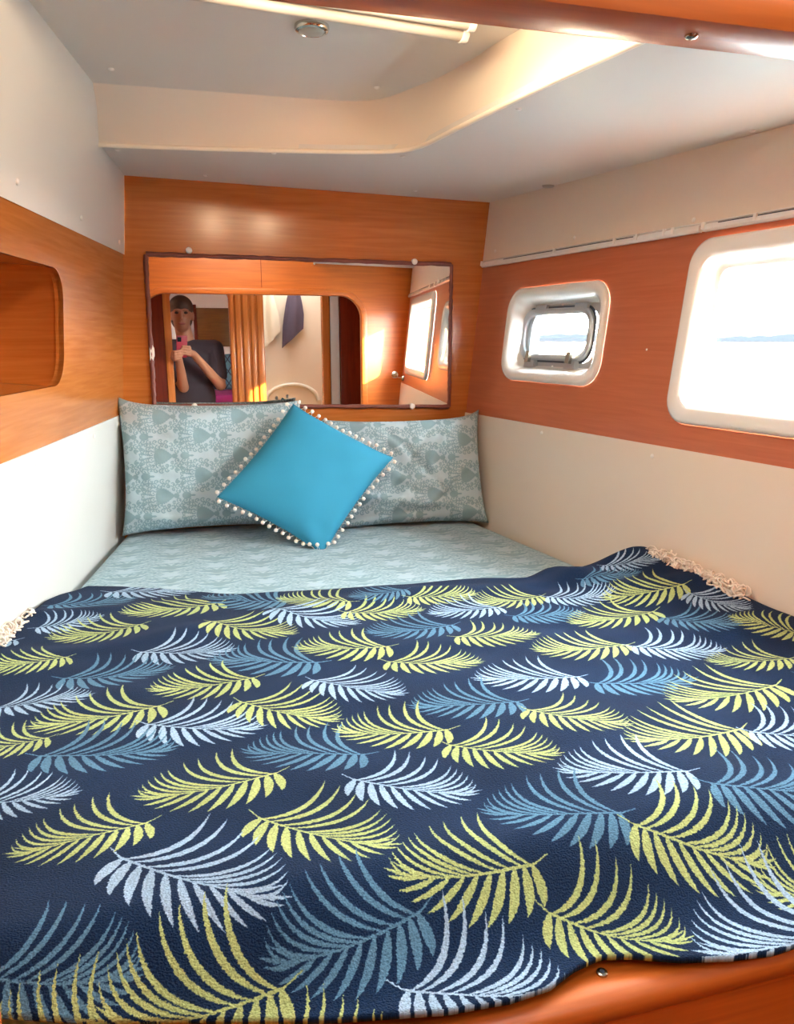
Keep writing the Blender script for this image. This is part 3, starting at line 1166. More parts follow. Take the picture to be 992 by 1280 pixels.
# fronds: base pixel, tip pixel, colour (G yellow green, L light blue, B grey blue)
FR = """62 757 166 745 B;137 740 250 731 L;275 753 153 760 G;45 785 97 773 L;178 780 62 792 G;175 815 292 806 L;262 777 372 787 G;358 752 245 738 B;
85 821 -20 832 G;78 848 212 830 B;398 828 270 818 B;318 847 189 855 G;-10 886 113 864 L;201 882 40 900 G;183 905 328 900 L;300 877 427 892 G;
60 922 -60 936 G;48 945 217 925 B;456 943 312 930 B;346 966 174 986 G;438 752 352 744 G;343 761 450 776 L;430 765 526 758 G;507 737 455 742 B;
511 746 592 737 G;624 759 535 763 L;676 745 592 749 G;566 781 458 786 B;570 796 668 789 G;486 808 372 805 G;485 827 600 823 G;724 846 594 842 L;
390 850 507 861 L;648 877 515 875 B;560 912 423 905 G;561 931 698 934 G;441 974 593 980 L;753 707 814 697 L;727 724 790 713 B;683 746 764 731 L;
855 730 753 740 G;641 770 724 762 B;817 764 709 773 G;828 772 926 775 B;860 741 937 757 L;998 792 922 768 G;784 806 666 806 G;791 808 899 806 L;
988 823 882 822 G;743 854 860 842 B;970 856 830 868 G;659 887 786 899 G;926 911 780 916 G;936 914 1050 906 L;860 964 698 953 L;888 979 1040 972 B;
777 1016 606 1003 B;791 1030 956 1054 G;668 1080 488 1072 G;323 1022 497 1044 G;150 1072 358 1100 L;185 1028 16 1056 G;-20 1222 176 1186 B;525 1140 332 1172 B;
506 1238 704 1216 L;684 1140 854 1158 G;355 1235 118 1246 G;150 1312 -10 1290 G;330 1322 452 1302 G;1090 1118 942 1092 G;1075 1150 866 1172 L;-40 1004 82 985 L;
560 832 540 834 N;20 800 -60 812 L;1000 842 1080 838 B"""


def leaf(p0, p1, p2, w, n=9, fat=.62):
    t = np.linspace(0, 1, n)[:, None]
    c = (1 - t) ** 2 * p0 + 2 * t * (1 - t) * p1 + t ** 2 * p2
    d = 2 * (1 - t) * (p1 - p0) + 2 * t * (p2 - p1)
    d /= np.linalg.norm(d, axis=1, keepdims=True) + 1e-9
    nrm = np.stack([-d[:, 1], d[:, 0]], 1)
    ww = w * np.sin(np.pi * np.clip(t, 0.02, 1) ** fat) ** .8
    return np.concatenate([c + nrm * ww, (c - nrm * ww)[::-1]])


def frond_polys():
    """palm frond on the unit spine (0,0)-(1,0), +y is the open upper side"""
    P = []
    S = lambda s: np.array([s, -.13 * math.sin(math.pi * min(s * .62, .5)) if s < .8 else -.13 + .05 * (s - .8)])
    sp = np.array([S(s) for s in np.linspace(0, .97, 14)])
    wd = np.linspace(.010, .004, 14)[:, None]
    P.append(np.concatenate([sp + np.array([[0, 1]]) * wd, (sp - np.array([[0, 1]]) * wd)[::-1]]))
    P.append(np.array([[0, .008], [-.10, .075], [-.105, .068], [0, -.006]]))       # stalk
    ups = [(.03, .33, .52), (.09, .46, .49), (.18, .60, .41), (.26, .71, .375), (.36, .82, .27), (.42, .87, .23), (.48, .915, .185), (.55, .955, .13), (.63, .99, .07), (.71, 1.01, .01)]
    for s, tx, ty in ups:
        a, e = S(s), np.array([tx, ty])
        c = a + (e - a) * .60 + np.array([.165, -.20]) * (1 - .55 * s)
        P.append(leaf(a, c, e, .0225 - .017 * s, fat=.85))
    los = [(.02, -.02, -.23, .036), (.08, .10, -.29, .036), (.15, .24, -.34, .034), (.23, .38, -.37, .032), (.32, .51, -.38, .028), (.41, .64, -.36, .025),
           (.50, .77, -.325, .021), (.60, .88, -.275, .018), (.70, .96, -.22, .017), (.80, 1.03, -.13, .014)]
    for s, tx, ty, w in los:
        a, e = S(s), np.array([tx, ty])
        c = a + (e - a) * .5 + np.array([-.05, -.035]) + np.array([.08, 0]) * s
        P.append(leaf(a, c, e, w, fat=.72))
    for s, tx, ty in ((.80, 1.0, -.03), (.88, 1.06, -.08)):
        a, e = S(s), np.array([tx, ty])
        P.append(leaf(a, (a + e) / 2 + np.array([0, -.01]), e, .012))
    return P


def build_print():
    arr = np.empty((IH, IW, 3), np.float32)
    arr[:] = navy
    FP = frond_polys()
    sc_ = np.array([IW / (TX1 - TX0), IH / (TY1 - TY0)])
    for ent in FR.replace('\n', '').split(';'):
        v = ent.split()
        if v[4] == 'N':
            continue
        b_, t_ = on_throw(float(v[0]), float(v[1]))[:2], on_throw(float(v[2]), float(v[3]))[:2]
        ax = t_ - b_
        L = np.linalg.norm(ax)
        ax = ax / L
        L = min(max(L, .14), .235)
        up = np.array([-ax[1], ax[0]])
        if up[1] < 0:
            up = -up
        col = COLS[v[4]]
        for poly in FP:
            p = b_ + (poly[:, :1] * ax + poly[:, 1:] * up * 1.0) * L
            r = fill_poly(None, (p - np.array([TX0, TY0])) * sc_, IW, IH)
            if r is not None:
                arr[r[0]][r[1]] = col
    return arr


img_throw = make_image('palm_frond_print', build_print())


def fleece_mat():
    m, nt, b = newmat('palm_print_fleece')
    uv = nt.nodes.new('ShaderNodeUVMap')
    uv.uv_map = 'UVMap'
    n0 = nt.nodes.new('ShaderNodeTexNoise')
    n0.inputs['Scale'].default_value = 600
    n0.inputs['Detail'].default_value = 1
    nt.links.new(uv.outputs[0], n0.inputs['Vector'])
    sub = nt.nodes.new('ShaderNodeVectorMath')
    sub.operation = 'SUBTRACT'
    sub.inputs[1].default_value = (.5, .5, .5)
    nt.links.new(n0.outputs['Color'], sub.inputs[0])
    scl = nt.nodes.new('ShaderNodeVectorMath')
    scl.operation = 'SCALE'
    scl.inputs['Scale'].default_value = .0019
    nt.links.new(sub.outputs[0], scl.inputs[0])
    add = nt.nodes.new('ShaderNodeVectorMath')
    nt.links.new(uv.outputs[0], add.inputs[0])
    nt.links.new(scl.outputs[0], add.inputs[1])
    t = nt.nodes.new('ShaderNodeTexImage')
    t.image = img_throw
    t.extension = 'EXTEND'
    nt.links.new(add.outputs[0], t.inputs[0])
    # patchy pile: brushed areas look a little paler
    n1 = nt.nodes.new('ShaderNodeTexNoise')
    n1.inputs['Scale'].default_value = 14
    n1.inputs['Detail'].default_value = 5
    nt.links.new(uv.outputs[0], n1.inputs['Vector'])
    mr = nt.nodes.new('ShaderNodeMapRange')
    mr.inputs[1].default_value, mr.inputs[2].default_value = .3, .7
    mr.inputs[3].default_value, mr.inputs[4].default_value = .82, 1.15
    nt.links.new(n1.outputs['Fac'], mr.inputs[0])
    mul = nt.nodes.new('ShaderNodeVectorMath')
    mul.operation = 'SCALE'
    nt.links.new(t.outputs[0], mul.inputs[0])
    nt.links.new(mr.outputs[0], mul.inputs['Scale'])
    n3 = nt.nodes.new('ShaderNodeTexNoise')
    n3.inputs['Scale'].default_value = 520
    n3.inputs['Detail'].default_value = 3
    nt.links.new(uv.outputs[0], n3.inputs['Vector'])
    mr2 = nt.nodes.new('ShaderNodeMapRange')
    mr2.inputs[1].default_value, mr2.inputs[2].default_value = .3, .7
    mr2.inputs[3].default_value, mr2.inputs[4].default_value = .72, 1.22
    nt.links.new(n3.outputs['Fac'], mr2.inputs[0])
    mul2 = nt.nodes.new('ShaderNodeVectorMath')
    mul2.operation = 'SCALE'
    nt.links.new(mul.outputs[0], mul2.inputs[0])
    nt.links.new(mr2.outputs[0], mul2.inputs['Scale'])
    nt.links.new(mul2.outputs[0], b.inputs['Base Color'])
    b.inputs['Roughness'].default_value = .95
    b.inputs['Specular IOR Level'].default_value = .15
    b.inputs['Sheen Weight'].default_value = .04
    b.inputs['Sheen Roughness'].default_value = .5
    n2 = nt.nodes.new('ShaderNodeTexNoise')
    n2.inputs['Scale'].default_value = 800
    n2.inputs['Detail'].default_value = 4
    nt.links.new(uv.outputs[0], n2.inputs['Vector'])
    bump(nt, b, n2.outputs['Fac'], .7, .004)
    return m


M['fleece'] = fleece_mat()
HEM = [(-.36, .735), (-.25, .722), (-.208, .715), (-.12, .695), (-.02, .680), (.13, .648), (.227, .627), (.297, .624), (.346, .629), (.383, .645), (.42, .653), (.455, .645), (.502, .626), (.56, .612), (.614, .606), (.80, .622), (1.0, .66), (1.2, .74), (1.5, .76)]
TOPE = [(-.40, 1.72), (-.367, 1.84), (-.32, 1.95), (-.265, 2.03), (-.18, 2.02), (-.087, 1.99), (.109, 1.89), (.25, 1.855), (.347, 1.845), (.5, 1.825), (.72, 1.795), (.833, 1.755), (.90, 1.765), (1.0, 1.765), (1.08, 1.745), (1.14, 1.725), (1.2, 1.70)]


def build_throw():
    nu, nv = 260, 240
    hx, hy = zip(*HEM)
    tx, ty = zip(*TOPE)
    V, UV = [], []
    s = np.linspace(0, 1, nu)
    for j in range(nv):
        t = j / (nv - 1)
        X = -.36 + s * (1.17 + .36)
        for _ in range(4):
            Yh, Yt = np.interp(X, hx, hy), np.interp(X, tx, ty)
            Y = Yh + t * (Yt - Yh)
            xl, xr = XL(Y, .88) + .016, XR(Y, .93) - .014
            nearfoot = smoothstep(-Y, -.80, -.72)
            xl = xl * (1 - nearfoot) + (OX0 + .012) * nearfoot if False else xl
            lo = np.where(Y < .74, np.maximum(xl, OX0 + .012), xl)
            X = xl + s * (xr - xl)
        Z = throw_h(X, Y)
        edge = np.exp(-((1 - t) * (1.1) / .012) ** 2)
        Z = Z - .007 * edge
        V += list(zip(X, Y, Z))
    F = []
    for j in range(nv - 1):
        for i in range(nu - 1):
            F.append((j * nu + i, j * nu + i + 1, (j + 1) * nu + i + 1, (j + 1) * nu + i))
    # drop what would cut through the bulkhead jambs
    Va = np.array(V)
    F = [f for f in F if not (Va[f[0]][1] < .70 and (Va[f[0]][0] < OX0 + .01 or Va[f[0]][0] > OX1 - .01))]
    o = obj('throw_blanket', V, F, M['fleece'], smooth=True)
    set_uv(o.data, np.stack([(Va[:, 0] - TX0) / (TX1 - TX0), (Va[:, 1] - TY0) / (TY1 - TY0)], 1))
    sm = o.modifiers.new('thickness', 'SOLIDIFY')
    sm.thickness = .007
    sm.offset = -1
    return o


throw = tag(build_throw(), 'navy fleece throw printed with green and blue palm fronds', 'blanket')


def fringe(path, count, seed, parent, rmin=.008, rmax=.02):
    r_ = random.Random(seed)
    bm = bmesh.new()
    path = np.array(path)
    for i in range(count):
        t = i / count * (len(path) - 1)
        k = int(t)
        p = path[k] * (1 - (t - k)) + path[min(k + 1, len(path) - 1)] * (t - k)
        p = p + np.array([r_.uniform(-.010, .004), r_.uniform(-.012, .012), r_.uniform(-.012, .010)])
        R_ = r_.uniform(rmin, rmax)
        ax = Vector((r_.uniform(-.6, .1), r_.uniform(-1, 1), r_.uniform(-.2, 1))).normalized()
        b_ = ax.cross(Vector((r_.uniform(-1, 1), r_.uniform(-1, 1), r_.uniform(-1, 1)))).normalized()
        pts = []
        for q in range(7):
            a = math.pi * 1.5 * q / 6
            pts.append(Vector(p) + ax * (R_ * (1 - math.cos(a)) * .6) + b_ * (R_ * .55 * math.sin(a)))
        rg = tube_rings(pts, .0022, 5)
        vv = [[bm.verts.new(c) for c in g] for g in rg]
        for s in range(6):
            for m_ in range(5):
                bm.faces.new((vv[s][m_], vv[s][(m_ + 1) % 5], vv[s + 1][(m_ + 1) % 5], vv[s + 1][m_]))
    return tag(bmobj('fringe', bm, M['fringe'], parent, smooth=True), 'cream looped fringe along the folded edge', kind='stuff')


fp = []
for px, py in ((815, 694), (838, 701), (860, 712), (885, 726), (910, 736), (930, 743)):
    q = onPl(px, py, np.array(RP) + RN * .022, RN)
    fp.append(q)
fringe(fp, 520, 3, throw)
fp = []
for px, py in ((46, 772), (36, 780), (26, 787), (14, 795), (2, 800)):
    q = onPl(px, py, np.array(LP) + LN * .022, LN)
    fp.append(q)
fringe(fp, 120, 4, throw)

# ================================================================== MIRROR
mir = tag(empty('wall_mirror', (.43, D, 1.27)), 'wide mirror edged in maroon sealant and held by white buttons', 'mirror')
mo = Vector(mir.location)
MC = [onY(182, 318, D), onY(563, 331, D), onY(560, 508, D), onY(193, 507, D)]     # tl tr br bl


def mquad(u, v):
    return (MC[0] * (1 - u) + MC[1] * u) * v + (MC[3] * (1 - u) + MC[2] * u) * (1 - v)


g4 = [mquad(0, 0), mquad(1, 0), mquad(1, 1), mquad(0, 1)]
obj('glass', [Vector(p) + Vector((0, dy, 0)) - mo for dy in (-.008, -.001) for p in g4],
    [(3, 2, 1, 0)[::-1], (4, 5, 6, 7)[::-1], (0, 1, 5, 4), (1, 2, 6, 5), (2, 3, 7, 6), (3, 0, 4, 7)], M['mirror'], mir)
names = ((0, 0, 1, 0), (1, 0, 1, 1), (1, 1, 0, 1), (0, 1, 0, 0))
r_ = random.Random(9)
for (u0, v0, u1, v1) in names:
    pts, rad_ = [], []
    for i in range(41):
        t = i / 40
        p = Vector(mquad(u0 + (u1 - u0) * t, v0 + (v1 - v0) * t)) + Vector((r_.uniform(-.001, .001), -.007, r_.uniform(-.0012, .0012)))
        pts.append(p - mo)
        rad_.append(.0075 + r_.uniform(-.0012, .0015))
    tube('sealant_bead', pts, rad_, M['seal'], mir, 8)
for px, py in ((236, 313), (518, 327), (515, 508), (243, 508)):
    q = onY(px, py, D - .014)
    cyl('mirror_button', Vector((q[0], D - .001, q[2])) - mo, Vector((q[0], D - .019, q[2])) - mo, .0105, .0105, M['cap'], mir, 18, .003)
bm = bmesh.new()
q = onY(189, 440, D - .012)
lp = [(-.006, -.035), (.004, -.03), (.010, -.012), (.010, .012), (.004, .026), (-.004, .034)]
f1 = [bm.verts.new(Vector((q[0] + a, D - .0135, q[2] + b_)) - mo) for a, b_ in lp]
f2 = [bm.verts.new(Vector((q[0] + a, D - .009, q[2] + b_)) - mo) for a, b_ in lp]
bm.faces.new(f1)
bm.faces.new(f2)
for i in range(6):
    bm.faces.new((f1[i], f1[(i + 1) % 6], f2[(i + 1) % 6], f2[i]))
bmobj('filler_patch', bm, M['cap'], mir)

# ================================================================== BEHIND THE CAMERA (seen in the mirror)
PY = -.15      # partition with the doorway


def rx(px, Y):
    return float(onY(px, 424, 2 * D - Y)[0])


# floor, outer walls and ceiling of the passage
def slab(name, lo, hi, mat, label):
    return tag(box(name, lo, hi, mat), label, kind='structure')


slab('floor', (-2.2, -3.2, -.05), (2.2, .66, 0), M['floor'], 'brown wooden cabin sole of the passage')
slab('wall_passage_left', (-1.05, -.2, 0), (-.98, .64, 2.2), M['wood'], 'wood side wall of the passage')
slab('wall_passage_right', (1.72, -1.0, 0), (1.80, .64, 2.2), M['wood'], 'wood wall at the far end of the passage')
HP = (.25, .85, .12, .50)  # opening of an unseen skylight added for passage light
HP3 = (.66, 1.02, -.62, -.24)  # second added skylight, brightens the towels and white wall
pc_ = panel('ceiling_passage', [(-1.05, -1.0), (1.8, -1.0), (1.8, .635), (-1.05, .635)], [rr(*HP, .04), rr(*HP3, .03)], lambda x, y: (x, y, 2.08), (0, 0, .03), M['ceiling'])
tag(pc_, 'pale passage ceiling with added skylights', kind='structure')
sk = loft('added_skylight_1', [[(x, y, 2.10) for x, y in rr(*HP, .04)]], M['smoked_dark'], None, True, False, 0)
tag(sk, 'dark pane of a skylight added to light the passage', kind='structure')
o = loft('added_skylight_2', [[(x, y, 2.10) for x, y in rr(*HP3, .03)]], M['smoked'], None, True, False, 0)
tag(o, 'small smoked skylight added to light the shower cubicle', kind='structure')
portal(((HP3[0] + HP3[1]) / 2, (HP3[2] + HP3[3]) / 2, 2.13), (0, 0, -1), HP3[1] - HP3[0], HP3[3] - HP3[2])
portal((.55, .31, 2.13), (0, 0, -1), .6, .38)

xa, xb = rx(215, PY), rx(287, PY)      # doorway
xs0, xs1 = rx(330, PY), rx(402, PY)    # shower opening
arch = [(xb, 0.02), (xb, 1.78)]
for i in range(1, 12):
    a = math.pi * i / 12
    arch.append(((xa + xb) / 2 + (xb - xa) / 2 * math.cos(a), 1.78 + .075 * math.sin(a)))
arch += [(xa, 1.78), (xa, 0.02)]
wp = panel('wall_partition', [(-.98, 0.0), (1.72, 0.0), (1.72, 2.08), (-.98, 2.08)], [arch[::-1], [(xs0, .02), (xs1, .02), (xs1, 2.02), (xs0, 2.02)]],
           lambda x, z: (x, PY, z), (0, -.04, 0), M['wood_v'])
tag(wp, 'wood partition behind the photographer with an arched doorway', kind='structure')
box('dark_panel', (-.60, PY, .02), (rx(206, PY), PY + .012, 2.05), M['wood_dark'], wp)
box('door_post', (rx(206, PY), PY, .02), (xa, PY + .022, 1.98), M['wood_v'], wp, .004)
for a, b_ in ((288, 293), (295, 302), (304, 311), (314, 319), (322, 329)):
    box('batten', (rx(a, PY), PY, .02), (rx(b_, PY), PY + .02, 2.05), M['wood_v'], wp, .004)
box('door_post', (xs1, PY, .02), (rx(411, PY), PY + .022, 2.05), M['wood_v'], wp, .004)
box('white_strip', (rx(412, PY), PY, .02), (rx(423, PY), PY + .015, 2.05), M['white'], wp, .003)
box('red_door', (rx(424, PY), PY, .02), (1.68, PY + .03, 2.0), M['wood_dark'], wp, .004)
kx = rx(450, PY)
cyl('door_knob', (kx, PY + .03, 1.13), (kx, PY + .07, 1.13), .014, .022, M['chrome'], wp, 16, .004)

# shower compartment with towels
SY = -.72
sh = tag(empty('shower_cubicle', (.8, SY, 0)), 'white moulded shower cubicle behind the towels', 'shower')
so = Vector(sh.location)


def shbox(name, lo, hi, mat, bev=0.0):
    return box(name, [a - b_ for a, b_ in zip(lo, so)], [a - b_ for a, b_ in zip(hi, so)], mat, sh, bev)


shbox('back_wall', (xs0 - .06, SY - .03, .02), (xs1 + .25, SY, 2.05), M['white_right'])
shbox('side_wall', (xs0 - .08, SY - .03, .02), (xs0 - .05, PY - .045, 2.05), M['white_right'])
shbox('side_wall', (xs1 + .20, SY, .02), (xs1 + .23, PY - .045, 2.05), M['white_right'])
pts = []
for i in range(17):
    a = math.pi * i / 16
    pts.append(Vector((.84 + .21 * math.cos(a), SY + .012, 1.02 + .13 * math.sin(a))) - so)
tube('moulded_arch', pts, .014, M['plastic'], sh, 10)


def towel(name, x, y, ztop, zbot, wtop, wbot, mat, label, seed, tail=0.0, shift=0.0):
    r_ = random.Random(seed)
    n = 40
    loops = []
    ph = [r_.uniform(0, 6.28) for _ in range(3)]
    K = 26
    for k in range(K):
        t = k / (K - 1)
        w = wtop + (wbot - wtop) * min(1, t * 1.6) ** .6
        lp = []
        for i in range(n):
            a = 2 * math.pi * i / n
            cx, sx_ = math.cos(a), math.sin(a)
            fold = .012 * math.sin(5 * cx + ph[0] + t) * (.3 + t)
            zz = ztop - (ztop - zbot) * t * (1 - tail * (.5 + .5 * cx))
            lp.append((x + shift * t + w / 2 * cx, y + (.010 + .012 * t) * sx_ + fold, zz))
        loops.append(lp)
    o = loft(name, loops, mat, None, True, True, 80)
    return tag(o, label, 'towel')


ty = SY + .05
towel('bath_towel', .87, ty, 1.86, 1.43, .07, .17, M['towel_dark'], 'dark purple grey towel hanging on the white shower wall', 1, tail=.35, shift=-.02)
towel('hand_towel', .665, ty, 1.87, 1.42, .05, .14, M['towel_white'], 'cream towel hanging beside the dark towel', 2, tail=.30, shift=.02)
for x in (.87, .665):
    hk = cyl('towel_hook', (x, SY + .001, 1.865), (x, SY + .05, 1.872), .007, .009, M['chrome'], None, 12, .002)
    tag(hk, 'chrome hook above the dark towel' if x > .8 else 'chrome hook above the cream towel', 'hook')

# cabin seen through the doorway
CYB = -2.3
slab('wall_cabin', (-1.2, CYB - .04, 0), (1.6, CYB, 2.2), M['white'], 'pale end wall of the opposite cabin')
slab('wall_cabin_left', (-1.24, CYB, 0), (-1.2, PY - .05, 2.2), M['wood_brown'], 'brown side wall of the opposite cabin')
slab('wall_cabin_right', (1.45, CYB, 0), (1.49, -1.0, 2.2), M['white'], 'pale side wall of the opposite cabin')
HP2 = (-.75, -.25, -1.7, -1.2)  # hatch opening added out of view to let light in
o = panel('ceiling_cabin', [(-1.24, CYB), (1.6, CYB), (1.6, -.97), (-1.24, -.97)], [rr(*HP2, .04)], lambda x, y: (x, y, 2.08), (0, 0, .03), M['ceiling'])
tag(o, 'pale ceiling of the opposite cabin with an added hatch', kind='structure')
o = loft('added_skylight_3', [[(x, y, 2.10) for x, y in rr(*HP2, .04)]], M['smoked_dark'], None, True, False, 0)
tag(o, 'dark smoked pane of a hatch added over the opposite cabin', kind='structure')
lk = tag(empty('wall_locker', (.32, CYB, 1.6)), 'brown framed locker front on the opposite cabin wall', 'locker')
lo_ = Vector(lk.location)
lx = (float(onY(247, 424, 2 * D - CYB)[0]), float(onY(300, 424, 2 * D - CYB)[0]))
box('door', Vector((lx[0], CYB, 1.43)) - lo_, Vector((lx[1], CYB + .02, 1.79)) - lo_, M['wood_brown'], lk, .004)
box('frame', Vector((lx[0] - .03, CYB, 1.40)) - lo_, Vector((lx[0], CYB + .03, 1.82)) - lo_, M['wood_dark'], lk, .004)
cb = tag(empty('cabin_settee', (.3, CYB + .4, 0)), 'white settee base with a magenta edged cover in the opposite cabin', 'settee')
co = Vector(cb.location)
box('base', Vector((-.3, CYB + .02, .0)) - co, Vector((1.3, CYB + .75, .94)) - co, M['white'], cb, .01)
box('seat_cover', Vector((-.3, CYB + .02, .94)) - co, Vector((1.3, CYB + .78, 1.02)) - co, M['magenta'], cb, .02)
m, nt, b = newmat('blue_diamond_print')
tc = nt.nodes.new('ShaderNodeTexCoord')
wv = []
for rot in (35, -35):
    mp = nt.nodes.new('ShaderNodeMapping')
    mp.inputs['Rotation'].default_value = (0, math.radians(rot), 0)
    nt.links.new(tc.outputs['Object'], mp.inputs[0])
    w_ = nt.nodes.new('ShaderNodeTexWave')
    w_.inputs['Scale'].default_value = 5
    nt.links.new(mp.outputs[0], w_.inputs['Vector'])
    wv.append(w_)
mn = nt.nodes.new('ShaderNodeMath')
mn.operation = 'MAXIMUM'
nt.links.new(wv[0].outputs['Fac'], mn.inputs[0])
nt.links.new(wv[1].outputs['Fac'], mn.inputs[1])
cr = nt.nodes.new('ShaderNodeValToRGB')
cr.color_ramp.elements[0].position, cr.color_ramp.elements[1].position = .93, .97
cr.color_ramp.elements[0].color = lin((92, 142, 162))
cr.color_ramp.elements[1].color = lin((36, 44, 70))
nt.links.new(mn.outputs[0], cr.inputs[0])
nt.links.new(cr.outputs[0], b.inputs['Base Color'])
b.inputs['Roughness'].default_value = .85
m4 = place((.33, CYB + .22, 1.20), (1, 0, 0), (0, -.35, 1))
pl = pillow('pillow', .36, .36, .13, m4, m, 31, nu=30, nv=30)
tag(pl, 'blue pillow with dark crossing lines on the settee', 'pillow')


# ---- small chrome catch by the entrance, built in the form of a swivel light
rb = np.array(fr(.775, 1.262)) + RN * .002
rl = tag(empty('chrome_catch', tuple(rb)), 'small chrome catch on the hull wall by the opening, shaped like a swivel light', 'lamp')
rn = Vector(RN)
cyl('base', rn * 0, rn * .012, .024, .020, M['chrome'], rl, 20, .003)
tube('arm', [rn * .010, rn * .035, rn * .050 + Vector((0, .012, .012))], .005, M['chrome'], rl, 8)
cyl('flared_head', rn * .044 + Vector((0, .004, .008)), rn * .070 + Vector((0, .050, .016)), .011, .022, M['chrome'], rl, 18, .002)

# ---- the photographer
def capsule(bm, p0, r0, p1, r1, n=14, m_=5):
    p0, p1 = Vector(p0), Vector(p1)
    d = p1 - p0
    L = d.length
    if L < 1e-6:
        d = Vector((0, 0, 1))
    d, a, b_ = frame_axes(d)
    rings = []
    for i in range(1, m_ + 1):
        t = -math.pi / 2 + math.pi / 2 * i / m_
        rings.append((p0 + d * (math.sin(t) * r0), math.cos(t) * r0))
    for i in range(0, m_):
        t = math.pi / 2 * i / m_
        rings.append((p1 + d * (math.sin(t) * r1), math.cos(t) * r1))
    vv = [[bm.verts.new(c + (a * math.cos(2 * math.pi * k / n) + b_ * math.sin(2 * math.pi * k / n)) * r) for k in range(n)] for c, r in rings]
    for s in range(len(vv) - 1):
        for k in range(n):
            bm.faces.new((vv[s][k], vv[s][(k + 1) % n], vv[s + 1][(k + 1) % n], vv[s + 1][k]))
    va, vb = bm.verts.new(p0 - d * r0), bm.verts.new(p1 + d * r1)
    for k in range(n):
        bm.faces.new((va, vv[0][(k + 1) % n], vv[0][k]))
        bm.faces.new((vb, vv[-1][k], vv[-1][(k + 1) % n]))


def ellipsoid(bm, c, s, rot=None):
    mt = Matrix.Translation(Vector(c))
    if rot is not None:
        mt = mt @ rot
    bmesh.ops.create_uvsphere(bm, u_segments=24, v_segments=16, radius=1.0, matrix=mt @ Matrix.Diagonal((*s, 1)))


def fuse(o, vox, it=4):
    r = o.modifiers.new('fuse', 'REMESH')
    r.mode = 'VOXEL'
    r.voxel_size = vox
    r.use_smooth_shade = True
    s = o.modifiers.new('smooth', 'SMOOTH')
    s.factor = .5
    s.iterations = it


BX, BYp = .065, -.40            # where the photographer stands
fd, rd, ud = Vector(FWD), Vector(RIGHT), Vector(UPV)
PH = Vector(CAM) - fd * .012                 # lens point on the back of the phone
pcx = PH - ud * .055 + rd * .018 - fd * .006   # phone centre; its lens sits in the upper corner
shL, shR = Vector((BX - .175, BYp + .01, 1.435)), Vector((BX + .175, BYp + .02, 1.43))
elL, elR = Vector((BX - .060, -.262, 1.165)), Vector((BX + .20, -.27, 1.175))
wrL, wrR = Vector((-.014, -.095, 1.365)), Vector((.085, -.085, 1.40))
hd = Vector((BX - .045, BYp + .03, 1.665))
bm = bmesh.new()
# head, jaw, nose, ears, neck
ellipsoid(bm, hd + Vector((0, -.005, .025)), (.076, .096, .10))
ellipsoid(bm, hd + Vector((0, .028, -.045)), (.058, .062, .068))
capsule(bm, hd + Vector((0, .092, .016)), .008, hd + Vector((0, .112, -.022)), .013)
for s in (-1, 1):
    ellipsoid(bm, hd + Vector((s * .078, -.005, -.005)), (.012, .022, .034))
    ellipsoid(bm, hd + Vector((s * .032, .088, .034)), (.022, .010, .008))
capsule(bm, hd + Vector((0, -.015, -.06)), .056, (BX - .02, BYp - .01, 1.46), .062)
# trunk
ellipsoid(bm, (BX, BYp, 1.29), (.165, .105, .19))
ellipsoid(bm, (BX, BYp, 1.05), (.140, .098, .19))
ellipsoid(bm, (BX, BYp, .90), (.160, .11, .13))
capsule(bm, shL, .052, shR, .052)
# legs and feet
for s in (-1, 1):
    hp, kn, an = Vector((BX + s * .085, BYp, .88)), Vector((BX + s * .095, BYp + .01, .48)), Vector((BX + s * .10, BYp - .02, .085))
    capsule(bm, hp, .082, kn, .055)
    capsule(bm, kn, .054, an, .036)
    capsule(bm, an + Vector((0, -.02, -.045)), .036, an + Vector((s * .02, .16, -.055)), .028)
# arms
for sh_, el_, wr_ in ((shL, elL, wrL), (shR, elR, wrR)):
    capsule(bm, sh_, .052, el_, .038)
    capsule(bm, el_, .039, wr_, .025)
# hands: palm beside and below the phone, fingers wrapped over its back, thumb on the screen side
for s, wr_ in ((-1, wrL), (1, wrR)):
    pal = pcx + rd * (s * .050) - ud * (.030 if s > 0 else .062) - fd * .012
    capsule(bm, wr_, .024, pal - ud * .012, .024)
    capsule(bm, pal - ud * .022, .020, pal + ud * .016 + rd * (s * .002), .018)
    for k in range(4):
        root = pal + ud * (-.026 + .018 * k) + fd * .008 + rd * (s * .004)
        kn1 = pcx + rd * (s * (.050)) + ud * ((-.030 if s > 0 else -.062) + -.024 + .0185 * k) + fd * .014
        reach = (.020, .012, .010, .016)[k] if s > 0 else (.026, .020, .018, .024)[k]
        mid_ = kn1 - rd * (s * (.045 - reach)) + fd * .004 + ud * .006
        tip = kn1 - rd * (s * (.068 - reach)) + fd * .002 + ud * .008
        if mid_.dot(ud) > (Vector(CAM) - ud * .022).dot(ud):
            continue
        capsule(bm, root, .0098, kn1, .0092, 10, 3)
        capsule(bm, kn1, .0090, mid_, .0082, 10, 3)
        capsule(bm, mid_, .0080, tip, .0068, 10, 3)
    th0 = pal - fd * .014 - ud * .004
    th1 = pcx + rd * (s * .040) - ud * (.012 if s > 0 else .045) - fd * .030
    th2 = pcx + rd * (s * .018) - ud * (.004 if s > 0 else .036) - fd * .022
    capsule(bm, th0, .013, th1, .0115, 10, 3)
    capsule(bm, th1, .0112, th2, .0090, 10, 3)
person = bmobj('person', bm, M['skin'])
fuse(person, .0055, 2)
tag(person, 'person in a dark top holding up a red phone in the doorway', 'person')
bm = bmesh.new()
ellipsoid(bm, (BX, BYp, 1.29), (.182, .122, .20))
ellipsoid(bm, (BX, BYp, 1.08), (.168, .120, .22))
